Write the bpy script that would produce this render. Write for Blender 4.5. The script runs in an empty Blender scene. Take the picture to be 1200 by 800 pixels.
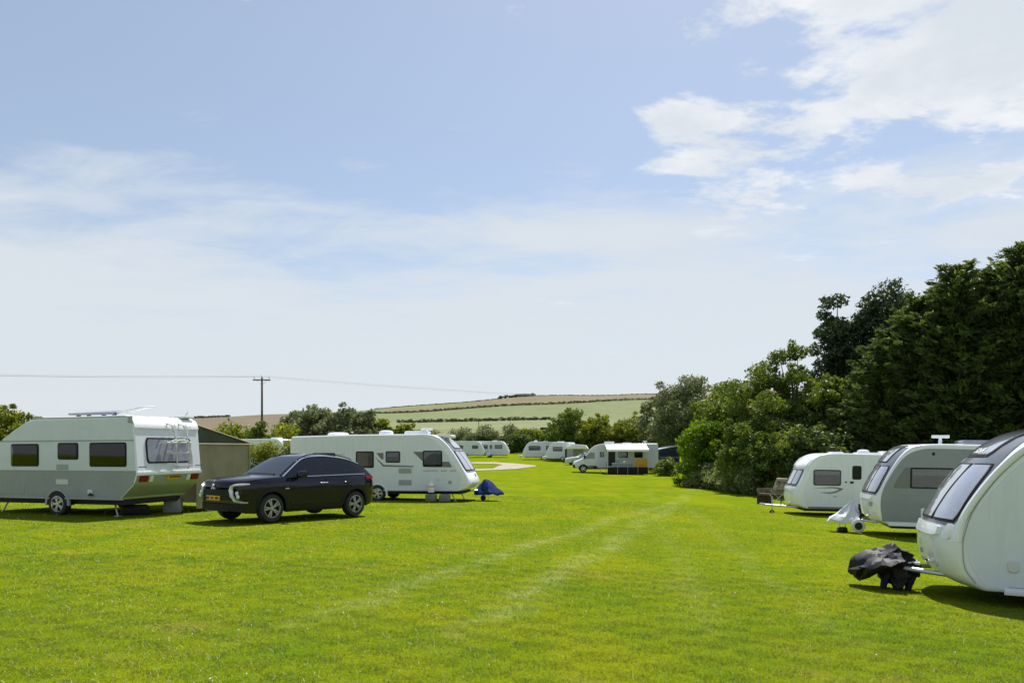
import bpy, bmesh, math, random
import numpy as np
from mathutils import Vector, Matrix, Euler

S = bpy.context.scene
COL = S.collection
PI = math.pi
R = math.radians
random.seed(7)
RNG = np.random.default_rng(11)

# ------------------------------------------------------------------ camera
CAM = 1.75                      # eye height
F = 867.0                       # focal length in photo pixels (1200 wide)
HY = 530.0                      # eye level row in the photo
cd = bpy.data.cameras.new('camera')
cam = bpy.data.objects.new('camera', cd); COL.objects.link(cam)
cam.location = (0, 0, CAM); cam.rotation_euler = (R(90), 0, 0)
cd.sensor_width = 36; cd.lens = F / 1200 * 36
cd.shift_y = (HY - 400) / 1200
cd.clip_start = .1; cd.clip_end = 6000
S.camera = cam

# ------------------------------------------------------------------ light
SUN_EL, SUN_AZ = R(60), R(21)   # azimuth measured from +Y (view direction) to +X
W = bpy.data.worlds.new('World'); S.world = W; W.use_nodes = True
def sky_world():
    nt = W.node_tree; N = nt.nodes; L = nt.links; N.clear()
    def n(t, **k):
        o = N.new(t)
        for a, b in k.items(): setattr(o, a, b)
        return o
    def put(s, v):
        if hasattr(v, 'links'): L.new(v, s)
        else: s.default_value = v
    def m(op, a, b=None, c=None, clamp=False):
        o = n('ShaderNodeMath', operation=op, use_clamp=clamp)
        for i, v in enumerate((a, b, c)):
            if v is not None: put(o.inputs[i], v)
        return o.outputs[0]
    def vm(op, a, b):
        o = n('ShaderNodeVectorMath', operation=op); put(o.inputs[0], a); put(o.inputs[1], b); return o
    def noise(vec, sc, det=8, rough=.55, dist=0.):
        o = n('ShaderNodeTexNoise'); put(o.inputs['Vector'], vec)
        o.inputs['Scale'].default_value = sc; o.inputs['Detail'].default_value = det
        o.inputs['Roughness'].default_value = rough; o.inputs['Distortion'].default_value = dist
        return o.outputs['Fac']
    def ss(v, a, b):
        o = n('ShaderNodeMapRange', interpolation_type='SMOOTHSTEP'); put(o.inputs[0], v)
        o.inputs[1].default_value = a; o.inputs[2].default_value = b; return o.outputs[0]
    tc = n('ShaderNodeTexCoord'); d = tc.outputs['Generated']
    sp = n('ShaderNodeSeparateXYZ'); L.new(d, sp.inputs[0])
    z = m('MAXIMUM', sp.outputs[2], 0.0)
    zz = m('ADD', z, .10)
    cx = m('DIVIDE', sp.outputs[0], zz); cy = m('DIVIDE', sp.outputs[1], zz)
    cb = n('ShaderNodeCombineXYZ'); L.new(cx, cb.inputs[0]); L.new(cy, cb.inputs[1])
    p = cb.outputs[0]
    sky = n('ShaderNodeTexSky', sky_type='NISHITA', sun_disc=False, sun_elevation=SUN_EL, sun_rotation=SUN_AZ)
    sky.air_density = 1.0; sky.dust_density = .8; sky.ozone_density = 1.3
    # thin high veil, thicker with the longer path towards the horizon
    st = n('ShaderNodeMapping'); L.new(p, st.inputs[0]); st.inputs['Rotation'].default_value = (0, 0, .5); st.inputs['Scale'].default_value = (.62, 1.05, 1); st.inputs['Location'].default_value = (-4.7, -1.9, 0)
    v1 = noise(st.outputs[0], 1.05, 9, .56, .25)
    v2 = noise(st.outputs[0], 3.6, 8, .62, .5)
    vv = m('ADD', m('MULTIPLY', v1, .64), m('MULTIPLY', v2, .36))
    low = ss(z, .50, .06)
    veil = m('MAXIMUM', m('MULTIPLY', ss(m('ADD', vv, m('MULTIPLY', low, .40)), .50, .84), .93), .24)
    # cumulus bank
    cst = n('ShaderNodeMapping'); L.new(p, cst.inputs[0]); cst.inputs['Rotation'].default_value = (0, 0, -.35); cst.inputs['Scale'].default_value = (.86, 1.18, 1); cst.inputs['Location'].default_value = (-4.7, -1.9, 0)
    q = noise(cst.outputs[0], 2.6, 12, .62, .15)
    bank = vm('DOT_PRODUCT', d, tuple(Vector((.62, 1, .60)).normalized())).outputs['Value']
    bank2 = vm('DOT_PRODUCT', d, tuple(Vector((.37, 1, .46)).normalized())).outputs['Value']
    big = noise(p, .32, 3, .5)
    boost = m('MAXIMUM', m('MULTIPLY', ss(bank, .960, .990), .265), m('MULTIPLY', ss(bank2, .974, .996), .215))
    boost = m('MAXIMUM', boost, m('MULTIPLY', ss(big, .60, .75), .18))
    cum = ss(m('ADD', q, boost), .645, .80)
    tot = m('MAXIMUM', veil, m('MULTIPLY', cum, .93))
    mix = n('ShaderNodeMix', data_type='RGBA')
    put(mix.inputs[0], tot); L.new(sky.outputs[0], mix.inputs[6])
    # clouds: thick parts a little greyer
    cc = n('ShaderNodeMix', data_type='RGBA')
    put(cc.inputs[0], m('MULTIPLY', cum, ss(noise(p, 2.6, 6, .6), .35, .75)))
    cc.inputs[6].default_value = VEIL; cc.inputs[7].default_value = CUMULUS
    L.new(cc.outputs[2], mix.inputs[7])
    bg = n('ShaderNodeBackground'); L.new(mix.outputs[2], bg.inputs[0]); bg.inputs[1].default_value = SKY_STRENGTH
    out = n('ShaderNodeOutputWorld'); L.new(bg.outputs[0], out.inputs[0])
SKY_STRENGTH = .067
VEIL = (5.6, 6.0, 6.4, 1); CUMULUS = (7.6, 7.65, 7.75, 1)
sky_world()
sl = bpy.data.lights.new('sun', 'SUN'); sl.energy = 3.7; sl.angle = R(.53); sl.color = (1, .975, .93)
sun = bpy.data.objects.new('sun', sl); COL.objects.link(sun)
sdir = Vector((math.sin(SUN_AZ) * math.cos(SUN_EL), math.cos(SUN_AZ) * math.cos(SUN_EL), math.sin(SUN_EL)))
sun.rotation_euler = sdir.to_track_quat('Z', 'Y').to_euler(); sun.location = (20, 30, 60)
S.view_settings.view_transform = 'Standard'; S.view_settings.look = 'None'
S.view_settings.exposure = 0.95; S.view_settings.gamma = 1

# ------------------------------------------------------------------ helpers
def tag(o, label=None, cat=None, group=None, kind=None):
    if label: o['label'] = label
    if cat: o['category'] = cat
    if group: o['group'] = group
    if kind: o['kind'] = kind
    return o
def thing(name, label, cat, loc=(0, 0, 0), rot=(0, 0, 0), group=None):
    o = bpy.data.objects.new(name, None); COL.objects.link(o)
    o.location = loc; o.rotation_euler = rot; o.empty_display_size = .3
    return tag(o, label, cat, group)
def link(name, me, mat=None, parent=None, loc=None):
    o = bpy.data.objects.new(name, me); COL.objects.link(o)
    if mat is not None and not me.materials: me.materials.append(mat)
    if parent: o.parent = parent
    if loc is not None: o.location = loc
    return o
def mesh_np(name, V, Fa, mats=(), smooth=False, attr=None):
    """V (n,3), Fa (m,3|4) -> mesh, fast"""
    me = bpy.data.meshes.new(name)
    V = np.asarray(V, np.float32); Fa = np.asarray(Fa, np.int32)
    k = Fa.shape[1]
    me.vertices.add(len(V)); me.vertices.foreach_set('co', V.ravel())
    me.loops.add(Fa.size); me.loops.foreach_set('vertex_index', Fa.ravel())
    me.polygons.add(len(Fa)); me.polygons.foreach_set('loop_start', np.arange(0, Fa.size, k, dtype=np.int32))
    if attr is not None:
        a = me.attributes.new('tint', 'FLOAT', 'POINT'); a.data.foreach_set('value', np.asarray(attr, np.float32))
    me.update(calc_edges=True)
    if smooth: me.polygons.foreach_set('use_smooth', np.ones(len(Fa), bool))
    for m in mats: me.materials.append(m)
    return me
class MB:
    def __init__(s): s.v = []; s.f = []
    def add(s, vs, fs, M=None):
        b = len(s.v)
        s.v += [tuple(M @ Vector(v)) if M else tuple(v) for v in vs]
        s.f += [tuple(b + i for i in f) for f in fs]; return s
    def box(s, c, d, M=None):
        x, y, z = c; a, b, h = d[0] / 2, d[1] / 2, d[2] / 2
        vs = [(x + i * a, y + j * b, z + k * h) for k in (-1, 1) for j in (-1, 1) for i in (-1, 1)]
        return s.add(vs, [(0, 2, 3, 1), (4, 5, 7, 6), (0, 1, 5, 4), (1, 3, 7, 5), (3, 2, 6, 7), (2, 0, 4, 6)], M)
    def tube(s, pts, r, n=8, cap=True):
        pts = [Vector(p) for p in pts]; rs = r if isinstance(r, (list, tuple)) else [r] * len(pts)
        vs = []; fs = []; up = None
        for i, p in enumerate(pts):
            t = (pts[min(i + 1, len(pts) - 1)] - pts[max(i - 1, 0)]).normalized()
            if up is None: up = t.orthogonal().normalized()
            up = (up - t * up.dot(t)); up = up.normalized() if up.length > 1e-6 else t.orthogonal().normalized()
            w = t.cross(up)
            for k in range(n):
                a = 2 * PI * k / n; vs.append(p + (up * math.cos(a) + w * math.sin(a)) * rs[i])
        for i in range(len(pts) - 1):
            for k in range(n):
                k2 = (k + 1) % n; fs.append((i * n + k, i * n + k2, (i + 1) * n + k2, (i + 1) * n + k))
        if cap: fs += [tuple(range(n))[::-1], tuple(range((len(pts) - 1) * n, len(pts) * n))]
        return s.add(vs, fs)
    def lathe(s, prof, n=24, axis='y', M=None):
        """prof: (radius, along axis)"""
        vs = []; fs = []
        for r, h in prof:
            for k in range(n):
                a = 2 * PI * k / n; c, q = r * math.cos(a), r * math.sin(a)
                vs.append((c, h, q) if axis == 'y' else (c, q, h))
        for i in range(len(prof) - 1):
            for k in range(n):
                k2 = (k + 1) % n; fs.append((i * n + k, (i + 1) * n + k, (i + 1) * n + k2, i * n + k2))
        return s.add(vs, fs, M)
    def prism(s, poly, a, b, axis='y', M=None):
        """poly in the plane across axis, from a to b"""
        n = len(poly)
        def P(p, t): return (p[0], t, p[1]) if axis == 'y' else ((t, p[0], p[1]) if axis == 'x' else (p[0], p[1], t))
        vs = [P(p, a) for p in poly] + [P(p, b) for p in poly]
        fs = [tuple(range(n)), tuple(range(n, 2 * n))[::-1]] + [(i, n + i, n + (i + 1) % n, (i + 1) % n) for i in range(n)]
        return s.add(vs, fs, M)
    def grid(s, P, close=False):
        """P: rows of points"""
        r, c = len(P), len(P[0]); vs = [q for row in P for q in row]
        fs = [(i * c + j, i * c + (j + 1) % c, (i + 1) * c + (j + 1) % c, (i + 1) * c + j) for i in range(r - 1) for j in range(c if close else c - 1)]
        return s.add(vs, fs)
    def mesh(s, name, bev=0, seg=2, smooth=True, ang=38):
        me = bpy.data.meshes.new(name); bm = bmesh.new()
        vs = [bm.verts.new(v) for v in s.v]
        for f in s.f:
            try: bm.faces.new([vs[i] for i in f])
            except ValueError: pass
        bmesh.ops.remove_doubles(bm, verts=bm.verts, dist=1e-5)
        bmesh.ops.recalc_face_normals(bm, faces=bm.faces)
        if bev:
            es = [e for e in bm.edges if len(e.link_faces) == 2 and e.calc_face_angle(0) > .6]
            bmesh.ops.bevel(bm, geom=es, offset=bev, segments=seg, affect='EDGES', clamp_overlap=True, profile=.5)
        bm.to_mesh(me); bm.free()
        if smooth:
            me.polygons.foreach_set('use_smooth', np.ones(len(me.polygons), bool)); me.set_sharp_from_angle(angle=R(ang))
        return me
    def build(s, name, mat, parent=None, bev=0, seg=2, smooth=True, ang=38):
        return link(name, s.mesh(name, bev, seg, smooth, ang), mat, parent)
def wob(v, k=0):
    """repeatable smooth pseudo noise in -1..1 per axis"""
    x, y, z = v
    return [math.sin(1.9 * x + 1.3 * y + 2.1 * math.sin(.9 * z + k + i) + i * 2.1) * math.cos(1.5 * z - 1.1 * y + 1.7 * math.sin(1.2 * x + i * 1.3 + k)) for i in range(3)]
def crumple(rows, amp, sc, seed=0):
    """push points about with ridged noise so that cloth shows folds"""
    out = []
    for r in rows:
        q = []
        for p in r:
            v = Vector(p) * sc + Vector((seed, 0, 0)); a = wob(v, seed); b = wob(v * 2.7, seed + 1)
            q.append(tuple(Vector(p) + Vector([(abs(a[i]) - .35) * 1.0 + .40 * (abs(b[i]) - .35) for i in range(3)]) * amp))
        out.append(q)
    return out
def dense(rows, k, closed=True):
    """linear subdivision of ring rows along the rows"""
    out = []
    for a, b in zip(rows[:-1], rows[1:]):
        for i in range(k): out.append([tuple(p[j] + (q[j] - p[j]) * i / k for j in range(3)) for p, q in zip(a, b)])
    return out + [rows[-1]]
def rnd(pts, n=5):
    """polygon with per-corner radius (x, y, r) -> rounded polygon"""
    out = []
    m = len(pts)
    for i, p in enumerate(pts):
        r = p[2] if len(p) > 2 else 0
        c = Vector(p[:2])
        if r <= 0: out.append(tuple(c)); continue
        a = Vector(pts[i - 1][:2]) - c; b = Vector(pts[(i + 1) % m][:2]) - c
        ra = min(r, a.length * .49); rb = min(r, b.length * .49)
        A = c + a.normalized() * ra; B = c + b.normalized() * rb
        for k in range(n + 1):
            t = k / n; q = A * (1 - t) ** 2 + c * (2 * t * (1 - t)) + B * t * t; out.append(tuple(q))
    return out
def rrect(x0, z0, x1, z1, r=.06, n=4):
    return rnd([(x0, z0, r), (x1, z0, r), (x1, z1, r), (x0, z1, r)], n)
def ip(x, tab):
    xs, ys = zip(*tab); return float(np.interp(x, xs, ys))
def sm(x, tab):
    """smooth (pchip-like) interpolation"""
    xs = [t[0] for t in tab]; ys = [t[1] for t in tab]
    if x <= xs[0]: return ys[0]
    if x >= xs[-1]: return ys[-1]
    i = max(k for k in range(len(xs)) if xs[k] <= x); i = min(i, len(xs) - 2)
    h = xs[i + 1] - xs[i]; t = (x - xs[i]) / h
    def sl(k):
        if k == 0: return (ys[1] - ys[0]) / (xs[1] - xs[0])
        if k == len(xs) - 1: return (ys[-1] - ys[-2]) / (xs[-1] - xs[-2])
        a = (ys[k] - ys[k - 1]) / (xs[k] - xs[k - 1]); b = (ys[k + 1] - ys[k]) / (xs[k + 1] - xs[k])
        return 0 if a * b <= 0 else 2 * a * b / (a + b)
    m0, m1 = sl(i), sl(i + 1); t2, t3 = t * t, t ** 3
    return (2 * t3 - 3 * t2 + 1) * ys[i] + (t3 - 2 * t2 + t) * h * m0 + (-2 * t3 + 3 * t2) * ys[i + 1] + (t3 - t2) * h * m1

# ------------------------------------------------------------------ materials
def mat(name, col, rough=.5, metal=0, spec=.5, coat=0, var=0, vscale=3., trans=0, bump=0, bscale=40., dirt=0, alpha=1, spec_tint=None):
    m = bpy.data.materials.new(name); m.use_nodes = True; nt = m.node_tree; b = nt.nodes['Principled BSDF']; L = nt.links
    b.inputs['Base Color'].default_value = (*col, 1); b.inputs['Roughness'].default_value = rough
    b.inputs['Metallic'].default_value = metal; b.inputs['Specular IOR Level'].default_value = spec
    b.inputs['Coat Weight'].default_value = coat; b.inputs['Coat Roughness'].default_value = .03
    if trans: b.inputs['Transmission Weight'].default_value = trans
    tc = nt.nodes.new('ShaderNodeTexCoord')
    if var or dirt:
        no = nt.nodes.new('ShaderNodeTexNoise'); no.inputs['Scale'].default_value = vscale; no.inputs['Detail'].default_value = 6; no.inputs['Roughness'].default_value = .62
        L.new(tc.outputs['Object'], no.inputs['Vector'])
        mx = nt.nodes.new('ShaderNodeMix'); mx.data_type = 'RGBA'
        mx.inputs[6].default_value = (*[c * (1 - var) for c in col], 1); mx.inputs[7].default_value = (*[min(1, c * (1 + var)) for c in col], 1)
        cr = nt.nodes.new('ShaderNodeMapRange'); cr.inputs[1].default_value = .3; cr.inputs[2].default_value = .7
        L.new(no.outputs['Fac'], cr.inputs[0]); L.new(cr.outputs[0], mx.inputs[0])
        L.new(mx.outputs[2], b.inputs['Base Color'])
        if dirt:
            st = nt.nodes.new('ShaderNodeMapping'); st.inputs['Scale'].default_value = (9, 9, .9); L.new(tc.outputs['Object'], st.inputs[0])
            n2 = nt.nodes.new('ShaderNodeTexNoise'); n2.inputs['Scale'].default_value = 1.5; n2.inputs['Detail'].default_value = 6
            L.new(st.outputs[0], n2.inputs['Vector'])
            r2 = nt.nodes.new('ShaderNodeMapRange'); r2.inputs[1].default_value = .48; r2.inputs[2].default_value = .8; r2.inputs[4].default_value = dirt
            L.new(n2.outputs['Fac'], r2.inputs[0])
            m2 = nt.nodes.new('ShaderNodeMix'); m2.data_type = 'RGBA'; m2.inputs[7].default_value = (.23, .24, .18, 1)
            L.new(r2.outputs[0], m2.inputs[0]); L.new(mx.outputs[2], m2.inputs[6]); L.new(m2.outputs[2], b.inputs['Base Color'])
    if bump:
        n3 = nt.nodes.new('ShaderNodeTexNoise'); n3.inputs['Scale'].default_value = bscale; n3.inputs['Detail'].default_value = 4
        L.new(tc.outputs['Object'], n3.inputs['Vector']); bp = nt.nodes.new('ShaderNodeBump'); bp.inputs['Strength'].default_value = bump; bp.inputs['Distance'].default_value = .02
        L.new(n3.outputs['Fac'], bp.inputs['Height']); L.new(bp.outputs[0], b.inputs['Normal'])
    return m
def glass_mat(name, tint, clear=.45, ior=1.55):
    """tinted glazing: partly see-through, mirror-like at grazing angles"""
    m = bpy.data.materials.new(name); m.use_nodes = True; nt = m.node_tree; nt.nodes.clear(); L = nt.links
    o = nt.nodes.new('ShaderNodeOutputMaterial'); tr = nt.nodes.new('ShaderNodeBsdfTransparent'); tr.inputs[0].default_value = (*[min(.95, c * 10 + .72) for c in tint], 1)
    d = nt.nodes.new('ShaderNodeBsdfDiffuse'); d.inputs[0].default_value = (*tint, 1)
    g = nt.nodes.new('ShaderNodeBsdfGlossy'); g.inputs['Roughness'].default_value = .03
    a = nt.nodes.new('ShaderNodeMixShader'); a.inputs[0].default_value = 1 - clear; L.new(tr.outputs[0], a.inputs[1]); L.new(d.outputs[0], a.inputs[2])
    fr = nt.nodes.new('ShaderNodeFresnel'); fr.inputs[0].default_value = ior
    b = nt.nodes.new('ShaderNodeMixShader'); L.new(fr.outputs[0], b.inputs[0]); L.new(a.outputs[0], b.inputs[1]); L.new(g.outputs[0], b.inputs[2])
    L.new(b.outputs[0], o.inputs[0]); return m
def leaf_mat(name, dark, light, trans=.35, gloss=.06):
    m = bpy.data.materials.new(name); m.use_nodes = True; nt = m.node_tree; nt.nodes.clear(); L = nt.links
    o = nt.nodes.new('ShaderNodeOutputMaterial'); at = nt.nodes.new('ShaderNodeAttribute'); at.attribute_name = 'tint'
    mx = nt.nodes.new('ShaderNodeMix'); mx.data_type = 'RGBA'; mx.inputs[6].default_value = (*dark, 1); mx.inputs[7].default_value = (*light, 1)
    L.new(at.outputs['Fac'], mx.inputs[0])
    d = nt.nodes.new('ShaderNodeBsdfDiffuse'); t = nt.nodes.new('ShaderNodeBsdfTranslucent'); g = nt.nodes.new('ShaderNodeBsdfGlossy'); g.inputs['Roughness'].default_value = .38
    g.inputs[0].default_value = (.8, .8, .8, 1)
    hs = nt.nodes.new('ShaderNodeHueSaturation'); hs.inputs['Hue'].default_value = .485; hs.inputs['Saturation'].default_value = 1.15; hs.inputs['Value'].default_value = 1.25
    L.new(mx.outputs[2], hs.inputs['Color']); L.new(mx.outputs[2], d.inputs[0]); L.new(hs.outputs[0], t.inputs[0])
    a = nt.nodes.new('ShaderNodeMixShader'); a.inputs[0].default_value = trans; L.new(d.outputs[0], a.inputs[1]); L.new(t.outputs[0], a.inputs[2])
    b = nt.nodes.new('ShaderNodeMixShader'); b.inputs[0].default_value = gloss; L.new(a.outputs[0], b.inputs[1]); L.new(g.outputs[0], b.inputs[2])
    L.new(b.outputs[0], o.inputs[0]); return m
M = {}
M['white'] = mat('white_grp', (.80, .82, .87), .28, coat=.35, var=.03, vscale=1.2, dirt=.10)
M['white_gloss'] = mat('white_trim', (.85, .86, .88), .22, coat=.5, var=.02)  # lightest and glossiest of the whites, for trim and mouldings
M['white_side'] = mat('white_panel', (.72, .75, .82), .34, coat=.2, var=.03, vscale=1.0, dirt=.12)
M['silver_side'] = mat('silver_panel', (.60, .645, .74), .33, coat=.25, var=.04, dirt=.08)
M['grey_low'] = mat('grey_panel', (.28, .305, .33), .36, coat=.15, var=.06, dirt=.15)
M['grey_mid'] = mat('mid_grey_panel', (.22, .245, .27), .34, coat=.2, var=.04)
M['plastic_grey'] = mat('grey_plastic', (.34, .36, .35), .5, var=.06)
M['plastic_lt'] = mat('pale_plastic', (.62, .63, .62), .45, var=.05)
M['black'] = mat('black_plastic', (.012, .012, .013), .5, spec=.22, var=.2)
M['rubber'] = mat('rubber', (.018, .018, .019), .75, var=.25, vscale=8)
M['under'] = mat('underbody', (.02, .02, .022), .8)
M['alloy'] = mat('alloy', (.62, .63, .65), .3, metal=.85)
M['alloy_dk'] = mat('dark_alloy', (.36, .36, .38), .32, metal=.8)
M['steel'] = mat('galvanised_steel', (.55, .56, .56), .42, metal=.7, var=.12)
M['chrome'] = mat('chrome', (.85, .86, .88), .12, metal=1)
M['car'] = mat('black_car_paint', (.007, .0075, .014), .2, coat=.4, spec=.2)
M['car'].node_tree.nodes['Principled BSDF'].inputs['Coat Weight'].default_value = .4
M['glass'] = glass_mat('tinted_glass', (.018, .019, .02), .92)
M['glass_car'] = glass_mat('car_glass', (.012, .016, .017), .74, 1.6); M['glass_screen'] = glass_mat('windscreen_painted_sheen', (.05, .075, .085), .62, 1.95)  # screen glass: blue-green diffuse tint paints in its reflection
M['glass_painted_sky'] = mat('acrylic_painted_sky', (.31, .32, .385), .06, spec=1.0, coat=1, var=.2, vscale=1.5)  # pale lavender base paints the sky reflection into the panes
M['inside'] = mat('dark_interior', (.035, .032, .030), .8, var=.3)
M['curtain'] = mat('grey_blind', (.30, .29, .295), .8, var=.2, vscale=7)
M['curtain_lt'] = mat('pale_blind', (.55, .54, .50), .8, var=.1, vscale=5)
M['red'] = mat('red_lens', (.22, .006, .018), .4, spec=.15)
M['silver_trim'] = mat('silver_trim', (.66, .68, .73), .34, metal=.7)
M['surround'] = mat('dark_grey_surround', (.10, .105, .115), .3, coat=.4)
M['orange'] = mat('amber_lens', (.7, .22, .02), .25)
M['lamp'] = mat('clear_lens', (.7, .72, .74), .12, coat=.8)
M['plate'] = mat('yellow_plate', (.72, .40, .03), .4)
M['ink'] = mat('dark_lettering', (.03, .035, .035), .5)
M['decal'] = mat('grey_decal', (.16, .17, .165), .4)
M['tank'] = mat('grey_green_plastic', (.20, .22, .19), .5, var=.1)
M['solar'] = mat('solar_painted_sky', (.22, .22, .27), .15, coat=1, var=.2)  # cell colour lifted to lavender to paint in reflected sky
M['tan'] = mat('tan_canvas', (.29, .25, .165), .85, var=.12, vscale=2, bump=.3, bscale=14)
M['olive'] = mat('olive_canvas', (.055, .065, .045), .8, var=.2, vscale=2, bump=.3, bscale=12)
M['canvas_wh'] = mat('white_canvas', (.82, .81, .77), .8, var=.03)
M['blue'] = mat('blue_nylon', (.006, .024, .12), .75, spec=.12, var=.25, vscale=5, bump=.4, bscale=9)
M['black_bag'] = mat('black_pvc', (.010, .010, .014), .62, spec=.35, var=.3, vscale=6, bump=.35, bscale=14)
M['silver_cloth'] = mat('silver_cover', (.66, .67, .72), .42, spec=.6, var=.08, bump=.5, bscale=9)
M['wood'] = mat('weathered_wood', (.13, .10, .075), .85, var=.3, vscale=6, bump=.4)
M['wire'] = mat('line_wire', (.38, .39, .41), .6)
M['ceramic'] = mat('insulator', (.6, .6, .6), .3)
M['bark'] = mat('bark', (.055, .045, .033), .9, var=.4, vscale=5, bump=.8, bscale=9)
M['bark_grey'] = mat('grey_bark', (.11, .10, .08), .9, var=.4, vscale=5, bump=.8, bscale=9)
M['camo'] = mat('brown_camouflage_cloth', (.17, .15, .09), .85, var=.75, vscale=5, bump=.3, bscale=8)
M['brown'] = mat('brown_cloth', (.085, .06, .035), .85, var=.25, vscale=4)
M['yellow'] = mat('yellow_cloth', (.55, .30, .03), .7, var=.1)
M['navy'] = mat('navy_cloth', (.018, .024, .06), .8, var=.2)
M['van_paint'] = mat('pale_van_paint', (.66, .68, .71), .26, coat=.7)
M['gravel'] = mat('pale_gravel', (.30, .265, .20), .95, var=.22, vscale=1.2)

# ------------------------------------------------------------------ terrain
TP = np.array([(-11.5, 20.4, -1.64), (-5.7, 19.4, -1.72), (-5, 29.4, -1.86), (2, 29, -1.95), (6.4, 11.7, -2.20), (10.5, 10.2, -2.25), (10.3, 21.9, -2.38), (14.5, 20.5, -2.40), (11.6, 31.3, -2.58), (16.5, 30.5, -2.60),
    (0, 5.5, -1.78), (-4, 6, -1.70), (5, 6, -1.95), (0, -12, -1.75), (-20, -12, -1.6), (20, -12, -2.1), (0, 12, -1.82), (0, 19, -1.87), (14, 79, -1.80), (0, 117, -.75), (-22, 117, -.70), (8, 105, -1.05),
    (-42, 40, -1.35), (-20, 60, -1.42), (26, 40, -2.6), (21, 50, -2.45), (-10, 75, -1.66), (48, 80, -2.1), (-70, 110, -.4), (70, 125, -.7), (0, 165, .5), (-90, 165, .8), (90, 165, .6), (-90, -12, -1.2), (90, -12, -2.6), (90, 60, -2.6), (-90, 60, -1)])
def _tps():
    P = TP[:, :2] / 40; n = len(P)
    d = np.linalg.norm(P[:, None] - P[None], axis=2); K = np.where(d > 0, d * d * np.log(d + 1e-12), 0) + np.eye(n) * .004
    Q = np.c_[np.ones(n), P]; A = np.block([[K, Q], [Q.T, np.zeros((3, 3))]])
    return np.linalg.solve(A, np.r_[TP[:, 2], 0, 0, 0])
_W = _tps()
def terr(x, y):
    """ground height, vectorised"""
    x = np.atleast_1d(np.asarray(x, float)); y = np.atleast_1d(np.asarray(y, float))
    q = np.c_[x.ravel(), y.ravel()] / 40; out = _W[-3] + q @ _W[-2:]
    for i in range(len(TP)):
        d2 = ((q - TP[i, :2] / 40) ** 2).sum(1); out = out + _W[i] * .5 * d2 * np.log(d2 + 1e-20)
    return (out + CAM).reshape(x.shape)
def gz(x, y): return float(terr(x, y)[0])
def pix(px, Y, py=None):
    """point at depth Y seen at column px (on the ground unless row py is given)"""
    X = (px - 600) / F * Y
    return Vector((X, Y, gz(X, Y) if py is None else CAM + (HY - py) / F * Y))
def zpix(py, Y): return CAM + (HY - py) / F * Y
def gpix(px, py):
    """ground point seen at a pixel"""
    Y = 4.
    while Y < 200:
        if CAM + (HY - py) / F * Y <= gz((px - 600) / F * Y, Y): break
        Y += .2
    return pix(px, Y)

def grass_nodes(nt):
    """colour of the turf by place: clover green, yellower growth, straw patches and worn wheel tracks"""
    N = nt.nodes; L = nt.links
    g = N.new('ShaderNodeNewGeometry'); P = g.outputs['Position']
    def noise(sc, det=5, rough=.6, scale=(1, 1, 1)):
        mp = N.new('ShaderNodeMapping'); mp.inputs['Scale'].default_value = scale; L.new(P, mp.inputs[0])
        o = N.new('ShaderNodeTexNoise'); o.inputs['Scale'].default_value = sc; o.inputs['Detail'].default_value = det; o.inputs['Roughness'].default_value = rough
        L.new(mp.outputs[0], o.inputs['Vector']); return o.outputs['Fac']
    def mr(v, a, b, c=0., d=1.):
        o = N.new('ShaderNodeMapRange'); o.interpolation_type = 'SMOOTHSTEP'; L.new(v, o.inputs[0])
        for i, k in enumerate((a, b, c, d)): o.inputs[i + 1].default_value = k
        return o.outputs[0]
    def mix(f, a, b):
        o = N.new('ShaderNodeMix'); o.data_type = 'RGBA'
        if hasattr(f, 'links'): L.new(f, o.inputs[0])
        else: o.inputs[0].default_value = f
        for k, v in ((6, a), (7, b)):
            if hasattr(v, 'links'): L.new(v, o.inputs[k])
            else: o.inputs[k].default_value = (*v, 1)
        return o.outputs[2]
    def math_(op, a, b=None):
        o = N.new('ShaderNodeMath'); o.operation = op
        for i, v in enumerate((a, b)):
            if v is None: continue
            if hasattr(v, 'links'): L.new(v, o.inputs[i])
            else: o.inputs[i].default_value = v
        return o.outputs[0]
    c = mix(mr(noise(.22, 6, .66), .40, .60), GRASS_A, GRASS_B)
    c = mix(mr(noise(.8, 6, .70, (1, .7, 1)), .44, .64), c, GRASS_C)
    c = mix(math_('MULTIPLY', mr(noise(.5, 6, .75), .53, .70), .60), c, GRASS_D)
    c = mix(math_('MULTIPLY', mr(noise(7, 4, .7), .45, .7), .45), c, GRASS_E)
    sp = N.new('ShaderNodeSeparateXYZ'); L.new(P, sp.inputs[0])
    wob = math_('MULTIPLY', math_('SUBTRACT', noise(.25, 2), .5), 1.3)
    br = noise(2.6, 7, .8)
    tot = None
    for x0, y0, k, w in ((.55, 10.8, .30, .30), (-1.25, 10.3, .36, .26), (2.9, 13, .17, .25), (4.6, 14.5, .16, .22)):
        ctr = math_('ADD', math_('MULTIPLY', math_('SUBTRACT', sp.outputs[1], y0), k), x0)
        dist = math_('ABSOLUTE', math_('ADD', math_('SUBTRACT', sp.outputs[0], ctr), wob))
        f = math_('MULTIPLY', mr(dist, 0, w * 1.7, 1, 0), mr(br, .38, .70))
        if x0 > 2: f = math_('MULTIPLY', f, .4)
        tot = f if tot is None else math_('MAXIMUM', tot, f)
    rng = math_('MULTIPLY', mr(sp.outputs[1], 6, 9.5), mr(sp.outputs[1], 60, 26))
    c = mix(math_('MULTIPLY', math_('MULTIPLY', tot, rng), .55), c, GRASS_T)
    return c
GRASS_A = (.140, .186, .007); GRASS_B = (.182, .210, .007); GRASS_C = (.110, .168, .007); GRASS_D = (.215, .190, .035); GRASS_E = (.115, .158, .007); GRASS_T = (.31, .33, .12)
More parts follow.
